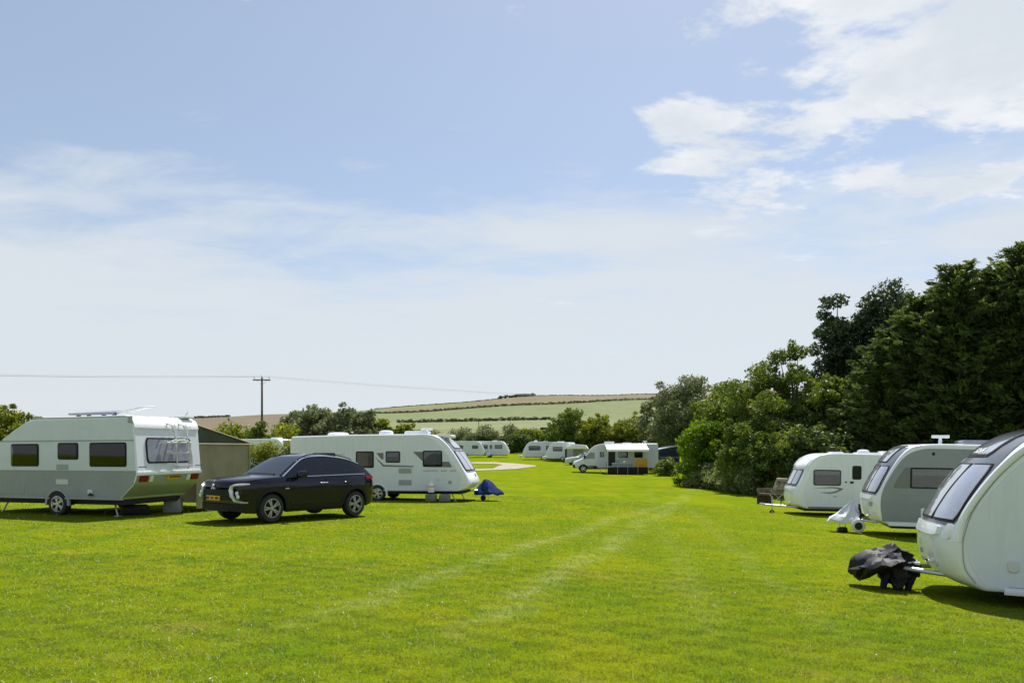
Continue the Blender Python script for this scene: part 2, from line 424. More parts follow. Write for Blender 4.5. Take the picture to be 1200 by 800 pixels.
def grass_mat(name, blade):
    m = bpy.data.materials.new(name); m.use_nodes = True; nt = m.node_tree; nt.nodes.clear(); L = nt.links
    c = grass_nodes(nt); o = nt.nodes.new('ShaderNodeOutputMaterial')
    d = nt.nodes.new('ShaderNodeBsdfDiffuse')
    if blade:
        at = nt.nodes.new('ShaderNodeAttribute'); at.attribute_name = 'tint'
        hs = nt.nodes.new('ShaderNodeHueSaturation'); L.new(c, hs.inputs['Color'])
        mr = nt.nodes.new('ShaderNodeMapRange'); mr.inputs[3].default_value = .75; mr.inputs[4].default_value = 1.40; L.new(at.outputs['Fac'], mr.inputs[0]); L.new(mr.outputs[0], hs.inputs['Value'])
        c = hs.outputs[0]
        t = nt.nodes.new('ShaderNodeBsdfTranslucent'); L.new(c, t.inputs[0]); L.new(c, d.inputs[0])
        a = nt.nodes.new('ShaderNodeMixShader'); a.inputs[0].default_value = .55; L.new(d.outputs[0], a.inputs[1]); L.new(t.outputs[0], a.inputs[2])
        g = nt.nodes.new('ShaderNodeBsdfGlossy'); g.inputs['Roughness'].default_value = .45; g.inputs[0].default_value = (.9, .95, .7, 1)
        b = nt.nodes.new('ShaderNodeMixShader'); b.inputs[0].default_value = .035; L.new(a.outputs[0], b.inputs[1]); L.new(g.outputs[0], b.inputs[2])
        L.new(b.outputs[0], o.inputs[0])
    else:
        L.new(c, d.inputs[0])
        n3 = nt.nodes.new('ShaderNodeTexNoise'); n3.inputs['Scale'].default_value = 11; n3.inputs['Detail'].default_value = 6; n3.inputs['Roughness'].default_value = .7
        g = nt.nodes.new('ShaderNodeNewGeometry'); L.new(g.outputs['Position'], n3.inputs['Vector'])
        bp = nt.nodes.new('ShaderNodeBump'); bp.inputs['Strength'].default_value = .8; bp.inputs['Distance'].default_value = .06
        L.new(n3.outputs['Fac'], bp.inputs['Height']); L.new(bp.outputs[0], d.inputs['Normal']); L.new(d.outputs[0], o.inputs[0])
    return m
M['turf'] = grass_mat('turf', False); M['blade'] = grass_mat('grass_blade', True)

def make_ground():
    xs = np.r_[np.linspace(-150, -40, 26)[:-1], np.linspace(-40, 40, 121), np.linspace(40, 150, 26)[1:]]
    ys = np.r_[np.linspace(-25, 4, 12)[:-1], np.linspace(4, 60, 95)[:-1], np.linspace(60, 200, 80)]
    X, Y = np.meshgrid(xs, ys); Z = terr(X, Y); Z[Y > 165] = np.minimum(Z[Y > 165], (CAM + .3))
    V = np.c_[X.ravel(), Y.ravel(), Z.ravel()]; c = len(xs); r = len(ys)
    i, j = np.meshgrid(np.arange(r - 1), np.arange(c - 1), indexing='ij'); a = (i * c + j).ravel()
    me = mesh_np('grass_field', V, np.c_[a, a + 1, a + c + 1, a + c], [M['turf']], True)
    tag(link('grass_field', me), 'mown bright green grass of the camping field', kind='structure')
make_ground()

# hill beyond
CREST = [(-900, 512), (-300, 503), (0, 496), (150, 492.5), (240, 489.5), (345, 486.5), (440, 478), (520, 472), (600, 467), (680, 464), (750, 461.5), (900, 458), (1100, 457), (1500, 462), (2200, 480)]
def hill_z(X, Y):
    px = 600 + F * X / Y; t = (Y - 190) / 810
    base = np.interp(px, [-900, 240, 400, 900, 2200], [516, 510, 510, 511, 516]); cr = np.interp(px, [c[0] for c in CREST], [c[1] for c in CREST])
    py = base + (cr - base) * np.clip(t, 0, 1) ** .92
    z = CAM + (HY - py) / F * Y
    und = .0035 * Y * (np.sin(X / 61 + Y / 140) * .5 + np.sin(X / 27 - Y / 83) * .22) * np.clip(t * 3, 0, 1)
    return np.where(t > 1, CAM + (HY - cr) / F * 1000 + und - (Y - 1000) * .05, z + und)
def field_mat(name, a, b, sc=(1, 1, 1), s=.05):
    m = mat(name, a, .95, var=0); nt = m.node_tree; L = nt.links; bs = nt.nodes['Principled BSDF']; bs.inputs['Specular IOR Level'].default_value = .1
    g = nt.nodes.new('ShaderNodeNewGeometry'); mp = nt.nodes.new('ShaderNodeMapping'); mp.inputs['Scale'].default_value = sc; L.new(g.outputs['Position'], mp.inputs[0])
    n = nt.nodes.new('ShaderNodeTexNoise'); n.inputs['Scale'].default_value = s; n.inputs['Detail'].default_value = 7; n.inputs['Roughness'].default_value = .68; L.new(mp.outputs[0], n.inputs['Vector'])
    mr = nt.nodes.new('ShaderNodeMapRange'); mr.inputs[1].default_value = .32; mr.inputs[2].default_value = .68; L.new(n.outputs['Fac'], mr.inputs[0])
    mx = nt.nodes.new('ShaderNodeMix'); mx.data_type = 'RGBA'; mx.inputs[6].default_value = (*a, 1); mx.inputs[7].default_value = (*b, 1); L.new(mr.outputs[0], mx.inputs[0]); L.new(mx.outputs[2], bs.inputs['Base Color'])
    return m
M['crop'] = field_mat('green_crop', (.130, .155, .066), (.165, .185, .088), (1, .35, 1)); M['crop2'] = field_mat('pale_crop', (.150, .170, .078), (.188, .20, .098), (1, .35, 1))
M['tanfield'] = field_mat('ripe_field', (.145, .122, .068), (.185, .158, .090), (1, .3, 1)); M['brownfield'] = field_mat('brown_field', (.135, .108, .070), (.160, .130, .085), (1, .3, 1)); M['pasture'] = field_mat('rough_pasture', (.12, .14, .055), (.19, .20, .08))
def make_hill():
    ys = np.r_[np.linspace(180, 1000, 100), np.linspace(1030, 2500, 10)]; us = np.linspace(-1.9, 1.9, 240)
    U, Y = np.meshgrid(us, ys); X = U * Y; Z = hill_z(X, Y)
    V = np.c_[X.ravel(), Y.ravel(), Z.ravel()]; r, c = U.shape
    i, j = np.meshgrid(np.arange(r - 1), np.arange(c - 1), indexing='ij'); a = (i * c + j).ravel()
    me = mesh_np('hillside', V, np.c_[a, a + 1, a + c + 1, a + c], [M['pasture'], M['crop'], M['crop2'], M['tanfield'], M['brownfield']], True)
    yy = Y[:-1, :-1].ravel(); px = 600 + F * U[:-1, :-1].ravel()
    idx = np.where(yy < 300, 0, np.where(yy < 505, 2, np.where(yy < 835, 1, 3)))
    idx = np.where((px < 352) & (yy > 260), 4, idx); idx = np.where((px < 180), 0, idx)
    idx = np.where((px > 352) & (px < 452) & (yy > 500), 1, idx); idx = np.where((px > 352) & (px < 545) & (yy > 940), 0, idx)
    me.polygons.foreach_set('material_index', idx.astype(np.int32))
    tag(link('hillside', me), 'gentle hill of green and brown fields behind the campsite', kind='structure')
make_hill()
def make_path():
    mb = MB()
    def strip(top, bot, n=26):
        x0, x1 = top[0][0], top[-1][0]; A = []; B = []
        for k in range(n + 1):
            x = x0 + (x1 - x0) * k / n
            for T, Ls in ((top, A), (bot, B)):
                p = gpix(x, ip(x, T)); Ls.append((p.x, p.y, p.z + .035))
        mb.grid([A, B])
    strip([(535, 541.3), (580, 541.6), (606, 543.2), (628, 545.6)], [(535, 542.9), (580, 543.4), (588, 544.6), (628, 545.9)])
    strip([(535, 550.2), (578, 549.0), (588, 544.61), (628, 545.91)], [(535, 552.2), (580, 550.8), (606, 549.4), (628, 546.6)])
    o = mb.build('gravel_track', M['gravel'], None, smooth=True)
    tag(o, 'pale gravel loop of the site track around a patch of grass', kind='structure')
make_path()
def make_grass():
    """turf blades, denser where they are near enough to be seen singly"""
    Vs = []; As = []
    for y0, y1, dens, wid, hgt in ((4.9, 8, 6000, .0062, .030), (8, 12, 3000, .009, .029), (12, 20, 1000, .013, .028), (20, 34, 260, .022, .030)):
        u = .73; area = u * (y1 * y1 - y0 * y0); n = int(area * dens)
        y = np.sqrt(RNG.uniform(y0 * y0, y1 * y1, n)); x = RNG.uniform(-u, u, n) * y
        # tufts: thin out by a coarse random field so the sward is uneven
        key = (np.floor(x / .09).astype(int) * 73856093 ^ np.floor(y / .09).astype(int) * 19349663) & 1023
        keep = RNG.uniform(0, 1, n) < .45 + .55 * (key / 1023.); x, y = x[keep], y[keep]; key = key[keep]; n = len(x)
        z = terr(x, y); th = RNG.uniform(0, 2 * PI, n); le = RNG.uniform(.5, 1.9, n); ph = RNG.uniform(0, 2 * PI, n)
        h = hgt * RNG.uniform(.45, 1.15, n) * (.6 + .5 * key / 1023.); w = wid * RNG.uniform(.6, 1.2, n) / 2
        b = np.c_[x, y, z - .004]; s = np.c_[np.cos(th), np.sin(th), np.zeros(n)] * w[:, None]
        t = b + np.c_[np.cos(ph) * le * h, np.sin(ph) * le * h, h]
        Vs.append(np.stack([b - s, b + s, t], 1).reshape(-1, 3)); As.append(np.repeat(RNG.normal(.5, .2, n).clip(0, 1), 3))
    V = np.concatenate(Vs); me = mesh_np('grass', V, np.arange(len(V)).reshape(-1, 3), [M['blade']], False, np.concatenate(As))
    tag(link('grass', me), 'short mown grass blades covering the field', 'grass', kind='stuff')
make_grass()

def make_daisies():
    mb = MB(); rg = random.Random(5)
    for _ in range(260):
        y = math.sqrt(rg.uniform(25, 500)); x = rg.uniform(-.72, .72) * y; 
        if rg.random() > .5 + .5 * math.sin(x * .9 + math.sin(y * .5) * 2) * math.sin(y * .7 + 1): continue
        z = gz(x, y) + .028; r = rg.uniform(.004, .007) * (1 + y / 30)
        mb.add([(x + r * math.cos(a), y + r * math.sin(a), z) for a in (0, 1.05, 2.09, 3.14, 4.19, 5.24)] + [(x, y, z - .03)], [(0, 1, 2, 3, 4, 5)] + [(6, (k + 1) % 6, k) for k in range(6)])
    tag(mb.build('daisies', M['canvas_wh'], None, smooth=False), 'tiny white daisies scattered in the grass', 'daisies', kind='stuff')
make_daisies()

# ------------------------------------------------------------------ vegetation
def leaves(C, Rr, n, size, elong=1.0, up=.35, out=None, seed=0, shell=.55, tint=None, droop=0.):
    """n leaf faces over each ellipsoid blob (centres C, radii Rr)"""
    rg = np.random.default_rng(seed); C = np.asarray(C, float); Rr = np.asarray(Rr, float); k = len(C)
    wts = (Rr ** 2).sum(1); idx = rg.choice(k, n, p=wts / wts.sum())
    d = rg.normal(size=(n, 3)); d /= np.linalg.norm(d, axis=1)[:, None]
    rr = shell + (1 - shell) * rg.uniform(0, 1, n) ** .6; rr *= 1 + .12 * rg.normal(size=n)
    p = C[idx] + d * Rr[idx] * rr[:, None]
    nm = d + rg.normal(size=(n, 3)) * .75; nm[:, 2] += up; nm /= np.linalg.norm(nm, axis=1)[:, None]
    a = np.cross(nm, rg.normal(size=(n, 3))); a /= np.linalg.norm(a, axis=1)[:, None]
    if out is not None:
        o = p - out(p); o[:, 2] = np.linalg.norm(o[:, :2], axis=1) * (.35 - droop); o += rg.normal(size=o.shape) * .35 * np.linalg.norm(o, axis=1)[:, None]
        a = o / (np.linalg.norm(o, axis=1)[:, None] + 1e-6)
    b = np.cross(nm, a); b /= np.linalg.norm(b, axis=1)[:, None] + 1e-6
    s = size * (.38 + 1.05 * rg.uniform(0, 1, n) ** 1.4)[:, None]; L = a * s * elong; Wd = b * s * .55
    V = np.stack([p - L, p + Wd - L * .1, p + L, p - Wd - L * .1], 1).reshape(-1, 3)
    bt = rg.uniform(.15, .85, k) if tint is None else tint
    t = np.clip(bt[idx] + rg.normal(size=n) * .17, 0, 1)
    return V, np.repeat(t, 4)
def crown_obj(V, T, mt, parent, name='crown'):
    o = link(name, mesh_np(name, V, np.arange(len(V)).reshape(-1, 4), [mt], False, T), None, parent); return o
def tree(name, label, loc, h, rad, nl, size, mt, bark, seed, group=None, base=.18, blobs=26, asp=1., cat='tree', trunk_r=None, top=.5, br=.30, gap=1., cy=None):
    """broadleaf: trunk, limbs to leaf clumps, clumps on an uneven crown"""
    rg = random.Random(seed); root = thing(name, label, cat, loc, (0, 0, 0), group); tr = trunk_r or .018 * h + .05
    mb = MB(); cz = h * (base + (1 - base) * .5) if cy is None else h * cy; hz = h - cz
    bend = (rg.uniform(-.05, .05) * h, rg.uniform(-.03, .03) * h)
    def tp(t): return Vector((bend[0] * t * t + math.sin(t * 5 + seed) * .02 * h, bend[1] * t, h * t * .8))
    mb.tube([tp(k / 7) - Vector((0, 0, .25 if k == 0 else 0)) for k in range(8)], [tr * (1.25 if k == 0 else 1 - .8 * k / 7) for k in range(8)], 8)
    C = []; Rr = []
    for k in range(blobs):
        t = (k + .5) / blobs; zc = 1 - 2 * t; a = k * 2.39996 + rg.uniform(-.4, .4); q = math.sqrt(max(0, 1 - zc * zc)) ** (.8)
        f = rg.uniform(.62, .98) * (.35 if k % 6 == 5 else 1)
        zz = cz + zc * hz * f * .88
        wd = rad * (1 - top * max(0, zc)) * (1 - .25 * max(0, -zc))
        c = Vector((math.cos(a) * q * wd * f, math.sin(a) * q * wd * f * asp, zz)); r = rad * br * rg.uniform(.65, 1.25)
        c += Vector((bend[0], bend[1], 0)) * (zz / h) ** 2
        C.append(c); Rr.append((r * 1.15, r * 1.15 * asp, r * .8))
        s0 = tp(min(.95, max(base * .8, zz / h * .62 + rg.uniform(-.1, .08)))); md = s0.lerp(c, .5) + Vector((0, 0, rg.uniform(0, .04) * h))
        mb.tube([s0, md, c], [tr * .38, tr * .22, tr * .07], 5, False)
        for _ in range(2):
            e = c + Vector((rg.gauss(0, 1), rg.gauss(0, 1), rg.gauss(.3, .8))).normalized() * r * 1.25
            C.append(e); Rr.append((r * .5, r * .5, r * .38))
    mb.build('trunk', bark, root)
    V, T = leaves(C, Rr, int(nl * gap), size, seed=seed, shell=.35)
    crown_obj(V, T, mt, root); return root
def conifer(name, label, loc, h, rad, nl, size, mt, bark, seed, group=None, base=.03, taper=.75, sprays=90, spar=1., flat=.5):
    """layers of upswept sprays with drooping tips"""
    rg = random.Random(seed); root = thing(name, label, 'tree', loc, (0, 0, 0), group)
    mb = MB(); tr = .016 * h + .06
    mb.tube([(math.sin(k + seed) * .04 * (k > 0), 0, h * .97 * k / 8 - (.25 if k == 0 else 0)) for k in range(9)], [tr * (1 - .93 * k / 8) for k in range(9)], 8)
    C = []; Rr = []
    for k in range(sprays):
        t = base + (1 - base) * ((k + rg.random()) / sprays) ** .9
        r = rad * (1 - t ** 1.6 * taper) * (1 - max(0, t - .86) * 4.2) * rg.uniform(.52, 1.22); r = max(r, .12 * rad * rg.random())
        a = k * 2.39996 + rg.uniform(-.5, .5); z = t * h
        tip = Vector((math.cos(a) * r, math.sin(a) * r, z + r * rg.uniform(.05, .55))); st = Vector((0, 0, max(.2, z - r * .3)))
        mb.tube([st, st.lerp(tip, .5) + Vector((0, 0, r * .03)), tip], [tr * .3 * (1 - t * .7), tr * .16, .012], 4, False)
        m = 4
        for j in range(m):
            u = .42 + .58 * j / (m - 1); c = st.lerp(tip, u); q = rad * .26 * (1.15 - .55 * u) * spar * (1 - .45 * t)
            c += Vector((rg.gauss(0, .3), rg.gauss(0, .3), rg.gauss(0, .2))) * q
            C.append(c); Rr.append((q, q, q * flat))
    for j in range(5): C.append(Vector((rg.gauss(0, .08) * rad, 0, h * (.93 + .017 * j)))); Rr.append((.14 * rad * (1 - j * .15), .14 * rad * (1 - j * .15), h * .022))
    V, T = leaves(C, Rr, nl, size, elong=1.7, up=.5, out=lambda p: np.c_[np.zeros(len(p)), np.zeros(len(p)), p[:, 2]], seed=seed, shell=.2, droop=.1)
    mb.build('trunk', bark, root); crown_obj(V, T, mt, root); return root
def hedge(name, label, pts, h, w, n, size, mt, seed, cat='hedge', kind=None, group=None, rough=.35, stems=True):
    """row of clumps following the ground through pts (x, y)"""
    rg = random.Random(seed); root = thing(name, label, cat, (pts[0][0], pts[0][1], gz(*pts[0]) if pts[0][1] < 170 else float(hill_z(np.array(pts[0][0]), np.array(pts[0][1])))), (0, 0, 0), group)
    o = root.location; C = []; Rr = []; mb = MB()
    for (a, b) in zip(pts[:-1], pts[1:]):
        L = math.hypot(b[0] - a[0], b[1] - a[1]); m = max(2, int(L / (w * .45)))
        for k in range(m):
            t = (k + rg.random()) / m; x = a[0] + (b[0] - a[0]) * t; y = a[1] + (b[1] - a[1]) * t
            g = gz(x, y) if y < 170 else float(hill_z(np.array(x), np.array(y)))
            hh = h * rg.uniform(1 - rough, 1 + rough * .6)
            for j in range(3):
                zz = hh * (.25 + .3 * j); r = w * .5 * rg.uniform(.7, 1.2)
                C.append((x + rg.gauss(0, .2) * w - o.x, y + rg.gauss(0, .2) * w - o.y, g + zz - o.z)); Rr.append((r, r, hh * .24))
            if stems: mb.tube([(x - o.x, y - o.y, g - o.z - .2), (x - o.x + rg.gauss(0, .1), y - o.y, g + hh * .8 - o.z)], [.03, .008], 4, False)
    V, T = leaves(C, Rr, n, size, seed=seed, shell=.4)
    if stems: tag(mb.build('stems', M['bark'], root), kind='stuff')
    crown_obj(V, T, mt, root, 'foliage'); return root

L_dark = leaf_mat('cypress_foliage', (.042, .068, .022), (.135, .178, .050), .40, .015)
L_pine = leaf_mat('pine_foliage', (.040, .062, .030), (.100, .130, .056), .30, .015)
L_mid = leaf_mat('broad_leaf', (.068, .112, .020), (.172, .218, .044), .48, .02)
L_olive = leaf_mat('grey_green_leaf', (.105, .135, .058), (.215, .235, .115), .42, .02)
L_lime = leaf_mat('bright_leaf', (.070, .150, .010), (.165, .255, .018), .5, .02)
L_yel = leaf_mat('yellow_green_leaf', (.105, .140, .018), (.235, .265, .045), .48, .02)
L_low = leaf_mat('bramble_leaf', (.12, .155, .045), (.25, .29, .11), .42, .02)
L_hed = leaf_mat('distant_hedge_leaf', (.075, .095, .045), (.13, .155, .072), .3, .01)

def vegetation():
    G1 = 'tall evergreens of the right-hand shelter belt'
    def at(px, Y, top): p = pix(px, Y); return p, zpix(top, Y) - p.z
    cyp = [(1040, 41, 388, 2.5, 'leftmost dense cypress of the dark evergreen screen'), (1078, 40, 352, 2.8, 'cypress stepping up behind the second caravan on the right'),
           (1122, 38.5, 313, 3.1, 'tall cypress with a feathery top above the grey-sided caravan'), (1168, 38, 316, 3.0, 'dark cypress between the two feathery tall ones at right'),
           (1205, 37, 288, 3.3, 'tallest cypress at the right edge of the photo'), (1258, 36, 292, 3.4, 'cypress just beyond the right edge of the evergreen screen'), (1105, 44, 345, 3.0, 'cypress set back behind the front row of evergreens')]
    for i, (px, Y, top, r, lb) in enumerate(cyp):
        p, h = at(px, Y, top); conifer('cypress_tree', lb, p, h, r, 34000, .105, L_dark, M['bark'], 30 + i, G1, sprays=210, taper=.50, spar=.86, flat=.50)
    pines = [(980, 50, 340, 1.3, 34, 'thin dark pine standing apart at the left of the evergreens'), (1006, 49, 346, 1.3, 30, 'thin pine second from the left with sky between its branches'), (1033, 49, 330, 1.7, 36, 'gappy dark pine left of the leaning-top pine'), (1062, 48, 314, 1.9, 40, 'pine with forked leaning top above the dense cypresses')]
    for i, (px, Y, top, r, ns, lb) in enumerate(pines):
        p, h = at(px, Y, top); tree('pine_tree', lb, p, h, r * 1.12, 13000, .12, L_pine, M['bark_grey'], 167 + i * 3, G1, base=.30, blobs=34, cy=.66, br=.40, top=.45)
    G2 = 'broadleaf trees of the right-hand shelter belt'
    bro = [(930, 47, 397, 2.6, 17000, .5, 'flat-topped tall broadleaf tree left of the dark pines'), (965, 45, 428, 2.1, 11000, .5, 'slim broadleaf tree tucked against the dark cypresses'), (886, 49, 424, 2.7, 15000, .5, 'broadleaf tree with thin twiggy top leaning left'),
           (905, 45, 455, 2.4, 14000, .45, 'shaded leafy tree right of the bright green shrub'), (852, 52, 452, 2.5, 13000, .45, 'mid green tree behind the bright green shrub'), (995, 44, 430, 2.2, 9000, .5, 'leafy tree half hidden behind the white caravan roof')]
    for i, (px, Y, top, r, nl, cy, lb) in enumerate(bro):
        p, h = at(px, Y, top); tree('broadleaf_tree', lb, p, h, r, int(nl * 1.8), .10, L_mid, M['bark_grey'], 80 + i, G2, base=.12, blobs=36, cy=cy, br=.27, top=.35)
    p, h = at(806, 78, 438); tree('willow_tree', 'soft grey-green willow between the motorhome and the taller trees', p, h, 4.2, 24000, .15, L_olive, M['bark_grey'], 101, G2, base=.1, blobs=34, br=.27)
    p, h = at(772, 84, 456); tree('willow_tree', 'small twiggy grey-green willow behind the navy awning', p, h, 2.9, 7000, .17, L_olive, M['bark_grey'], 102, G2, base=.15, blobs=24, br=.24)
    p, h = at(843, 70, 448); tree('broadleaf_tree', 'round tree behind the willow at the start of the belt', p, h, 3.3, 10000, .17, L_mid, M['bark_grey'], 103, G2, blobs=28)
    # shrubs in front of the belt
    p, h = at(826, 51, 482); tree('shrub', 'bright lime green shrub at the corner of the shelter belt', p, h, 2.1, 20000, .105, L_lime, M['bark'], 110, base=.0, blobs=34, cat='shrub', cy=.40, top=.3)
    p, h = at(880, 45.5, 480); tree('shrub', 'dark shaded shrub behind the low brambles', p, h, 2.3, 18000, .10, L_mid, M['bark'], 111, base=.0, blobs=28, cat='shrub', cy=.45, top=.3)
    p, h = at(920, 43, 500); tree('shrub', 'dark shrub behind the camouflage camp chair', p, h, 2.2, 17000, .10, L_mid, M['bark'], 112, base=.0, blobs=28, cat='shrub', cy=.45, top=.3)
    for i, (px, lb) in enumerate(((965, 'dark shrub behind the nose of the third caravan'), (1010, 'dark shrub behind the door of the third caravan'), (1060, 'dark shrub behind the second caravan'), (1115, 'dark shrub under the tall cypresses'))):
        p, h = at(px, 41.5, 490); tree('shrub', lb, p, h, 2.2, 8000, .13, L_dark, M['bark'], 113 + i, base=.0, blobs=24, cat='shrub', cy=.45, top=.3)
    z_, a, b, c = pix(814, 50.5), pix(846, 47), pix(868, 44), pix(892, 42.5)
    hedge('bramble_patch', 'low sprawling brambles at the foot of the shaded trees', [(z_.x, z_.y), (a.x, a.y), (b.x, b.y), (c.x, c.y)], 1.45, 1.5, 17000, .08, L_low, 120, 'shrub', rough=.3)
    p, h = at(780, 60, 545); tree('shrub', 'small low bush beside the navy awning', pix(781, 66), 1.6, 1.2, 2500, .11, L_mid, M['bark'], 121, base=0, blobs=14, cat='shrub', cy=.45)
    # bushes behind the motorhome
    G3 = 'round bushes behind the motorhome'
    for i, (px, Y, top, r, lb) in enumerate(((668, 106, 478, 3.2, 'largest round bush left of the motorhome roof'), (700, 104, 483, 2.9, 'round bush above the motorhome cab'), (738, 103, 486, 2.9, 'yellower bush above the white awning'), (768, 101, 489, 2.6, 'bush above the rear of the motorhome'), (650, 112, 496, 2.2, 'low bush at the left end of the round bushes'))):
        p, h = at(px, Y, top); tree('bush', lb, p, h, r, 13000, .18, L_yel if i in (1, 2, 3) else L_mid, M['bark'], 130 + i, G3, base=0, blobs=26, cat='bush', cy=.5, top=.25, br=.33)
    # hedge at the far end
    G4 = 'scrub along the far edge of the field'
    for i, (x0, x1, Y, top, mt, lb) in enumerate(((545, 600, 150, 503, L_olive, 'olive scrub hedge behind the pair of far caravans'), (598, 655, 146, 506, L_yel, 'yellow-green scrub hedge right of the far caravans'), (455, 548, 155, 506, L_olive, 'scrub hedge above the roof of the white touring caravan'))):
        a, b = pix(x0, Y), pix(x1, Y); hedge('scrub_hedge', lb, [(a.x, a.y), (b.x, b.y)], zpix(top, Y) - a.z, 4, 9000, .26, mt, 140 + i, group=G4, rough=.3)
    a, b = pix(597, 140), pix(622, 138); hedge('dark_hedge', 'dark clipped hedge between the far caravans', [(a.x, a.y), (b.x, b.y)], 3.6, 2.4, 6000, .2, L_dark, 147, rough=.12)
    # bush row, left centre
    G5 = 'bushes behind the telegraph pole'
    for i, (px, Y, top, r, mt, lb) in enumerate(((345, 92, 475, 2.5, L_olive, 'bush immediately right of the telegraph pole'), (368, 90, 473, 3.0, L_olive, 'tallest bush of the row right of the telegraph pole'), (398, 90, 479, 2.7, L_olive, 'grey-green bush above the white touring caravan'), (424, 92, 482, 2.5, L_olive, 'bush near the right end of the row over the caravan'), (446, 94, 489, 2.2, L_yel, 'small bright bush at the right end of the row'), (470, 96, 497, 2.2, L_yel, 'low bright bush above the caravan roof vent'))):
        p, h = at(px, Y, top); tree('bush', lb, p, h, r, 12000, .18, mt, M['bark'], 150 + i, G5, base=0, blobs=26, cat='bush', cy=.5, top=.25, br=.33)
    a, b, c = pix(246, 84), pix(290, 80), pix(345, 82); hedge('scrub_hedge', 'scrubby hedge at the foot of the telegraph pole', [(a.x, a.y), (b.x, b.y), (c.x, c.y)], zpix(500, 81) - b.z, 3, 9000, .2, L_yel, 160, group=G4, rough=.3)
    p, h = at(303, 78, 492); tree('bush', 'dark rounded bush at the foot of the telegraph pole', p, h, 1.9, 4500, .18, L_mid, M['bark'], 161, G5, base=0, blobs=20, cat='bush', cy=.5)
    a, b = pix(262, 42), pix(362, 44); hedge('wild_hedge', 'yellow-green weedy hedge behind the black car', [(a.x, a.y), (b.x, b.y)], (zpix(519, 43) - b.z) * .93, 1.3, 15000, .075, L_yel, 162, rough=.18)
    # left edge
    p, h = at(6, 36, 470); tree('bush', 'yellow-green bush above the front of the grey caravan', p, h, 1.5, 9000, .10, L_yel, M['bark'], 170, base=0, blobs=26, cat='bush', cy=.55, top=.3)
    p, h = at(-45, 36, 462); tree('bush', 'tall yellow-green bush cut off by the left edge of the photo', p, h, 1.9, 9000, .11, L_yel, M['bark'], 171, base=0, blobs=26, cat='bush', cy=.5)
    # hedgerows on the hill, a far-off mass each
    def hrow(lb, pts, h, w, n, size, seed):
        o = hedge('hedgerow', lb, pts, h, w, n, size, L_hed, seed, rough=.4, stems=False); return o
    def hp(px, Y): return ((px - 600) / F * Y, Y)
    hrow('lower dark hedgerow crossing the green hillside fields', [hp(466, 500), hp(560, 512), hp(650, 512)], 2.0, 3, 12000, .40, 180)
    hrow('upper hedgerow between the green field and the ripe field', [hp(352, 835), hp(450, 838), hp(600, 838), hp(800, 842)], 2.2, 4, 20000, .6, 181)
    hrow('clump of trees on the skyline of the hill', [hp(585, 1000), hp(628, 1000)], 3.4, 6, 4000, .7, 182)
    hrow('hedge along the skyline of the hill', [hp(440, 1002), hp(585, 1002)], 1.0, 4, 9000, .6, 183)
    hrow('hedge along the skyline right of the tree clump', [hp(628, 1002), hp(800, 1002)], 1.0, 4, 9000, .6, 184)
    hrow('hedge dividing the brown field from the green hill', [hp(354, 300), hp(352, 600), hp(350, 990)], 2.5, 4, 12000, .6, 185)
    hrow('hedge along the top of the brown field', [hp(150, 1000), hp(270, 1000)], 2.5, 5, 7000, .7, 186)
vegetation()

# ------------------------------------------------------------------ wheels
_wheels = {}
def wheel(parent, loc, r, w=.2, kind='alloy', side=1, spokes=5):
    key = (r, w, kind, side, spokes)
    if key not in _wheels:
        h = w / 2
        t = MB().lathe([(r * .60, -h * .8), (r * .66, -h), (r * .92, -h), (r * .985, -h * .75), (r, -h * .4), (r, h * .4), (r * .985, h * .75), (r * .92, h), (r * .66, h), (r * .60, h * .8)], 32).mesh('tyre')
        t.materials.append(M['rubber'])
        hub = MB().lathe([(.001, -h * .5), (r * .62, -h * .5), (r * .62, h * .1), (.001, h * .1)], 20).mesh('wheel'); hub.materials.append(M['under'])
        m = MB(); o = side * h
        m.lathe([(r * .66, o * .9), (r * .68, o * 1.0), (r * .62, o * 1.02), (r * .58, o * .55)], 32)
        m.lathe([(.001, o * .95), (r * .13, o * .92), (r * .15, o * .4)], 16)
        for k in range(spokes):
            a = 2 * PI * k / spokes + .3
            for q in ((-1, 1) if kind != 'steel' else (0,)):
                wd = r * (.055 if kind != 'steel' else .11)
                Mx = Matrix.Rotation(a + q * .16, 4, 'Y')
                m.box((0, o * .78, r * .36), (wd * 2, abs(o) * .28, r * .54), Mx)
        rim = m.mesh('rim', bev=.004, seg=1); rim.materials.append(M['alloy'] if kind != 'dark' else M['alloy_dk'])
        _wheels[key] = (hub, t, rim)
    hub, t, rim = _wheels[key]
    o = link('wheel', hub, None, parent, loc)
    link('tyre', t, None, o); link('rim', rim, None, o); return o

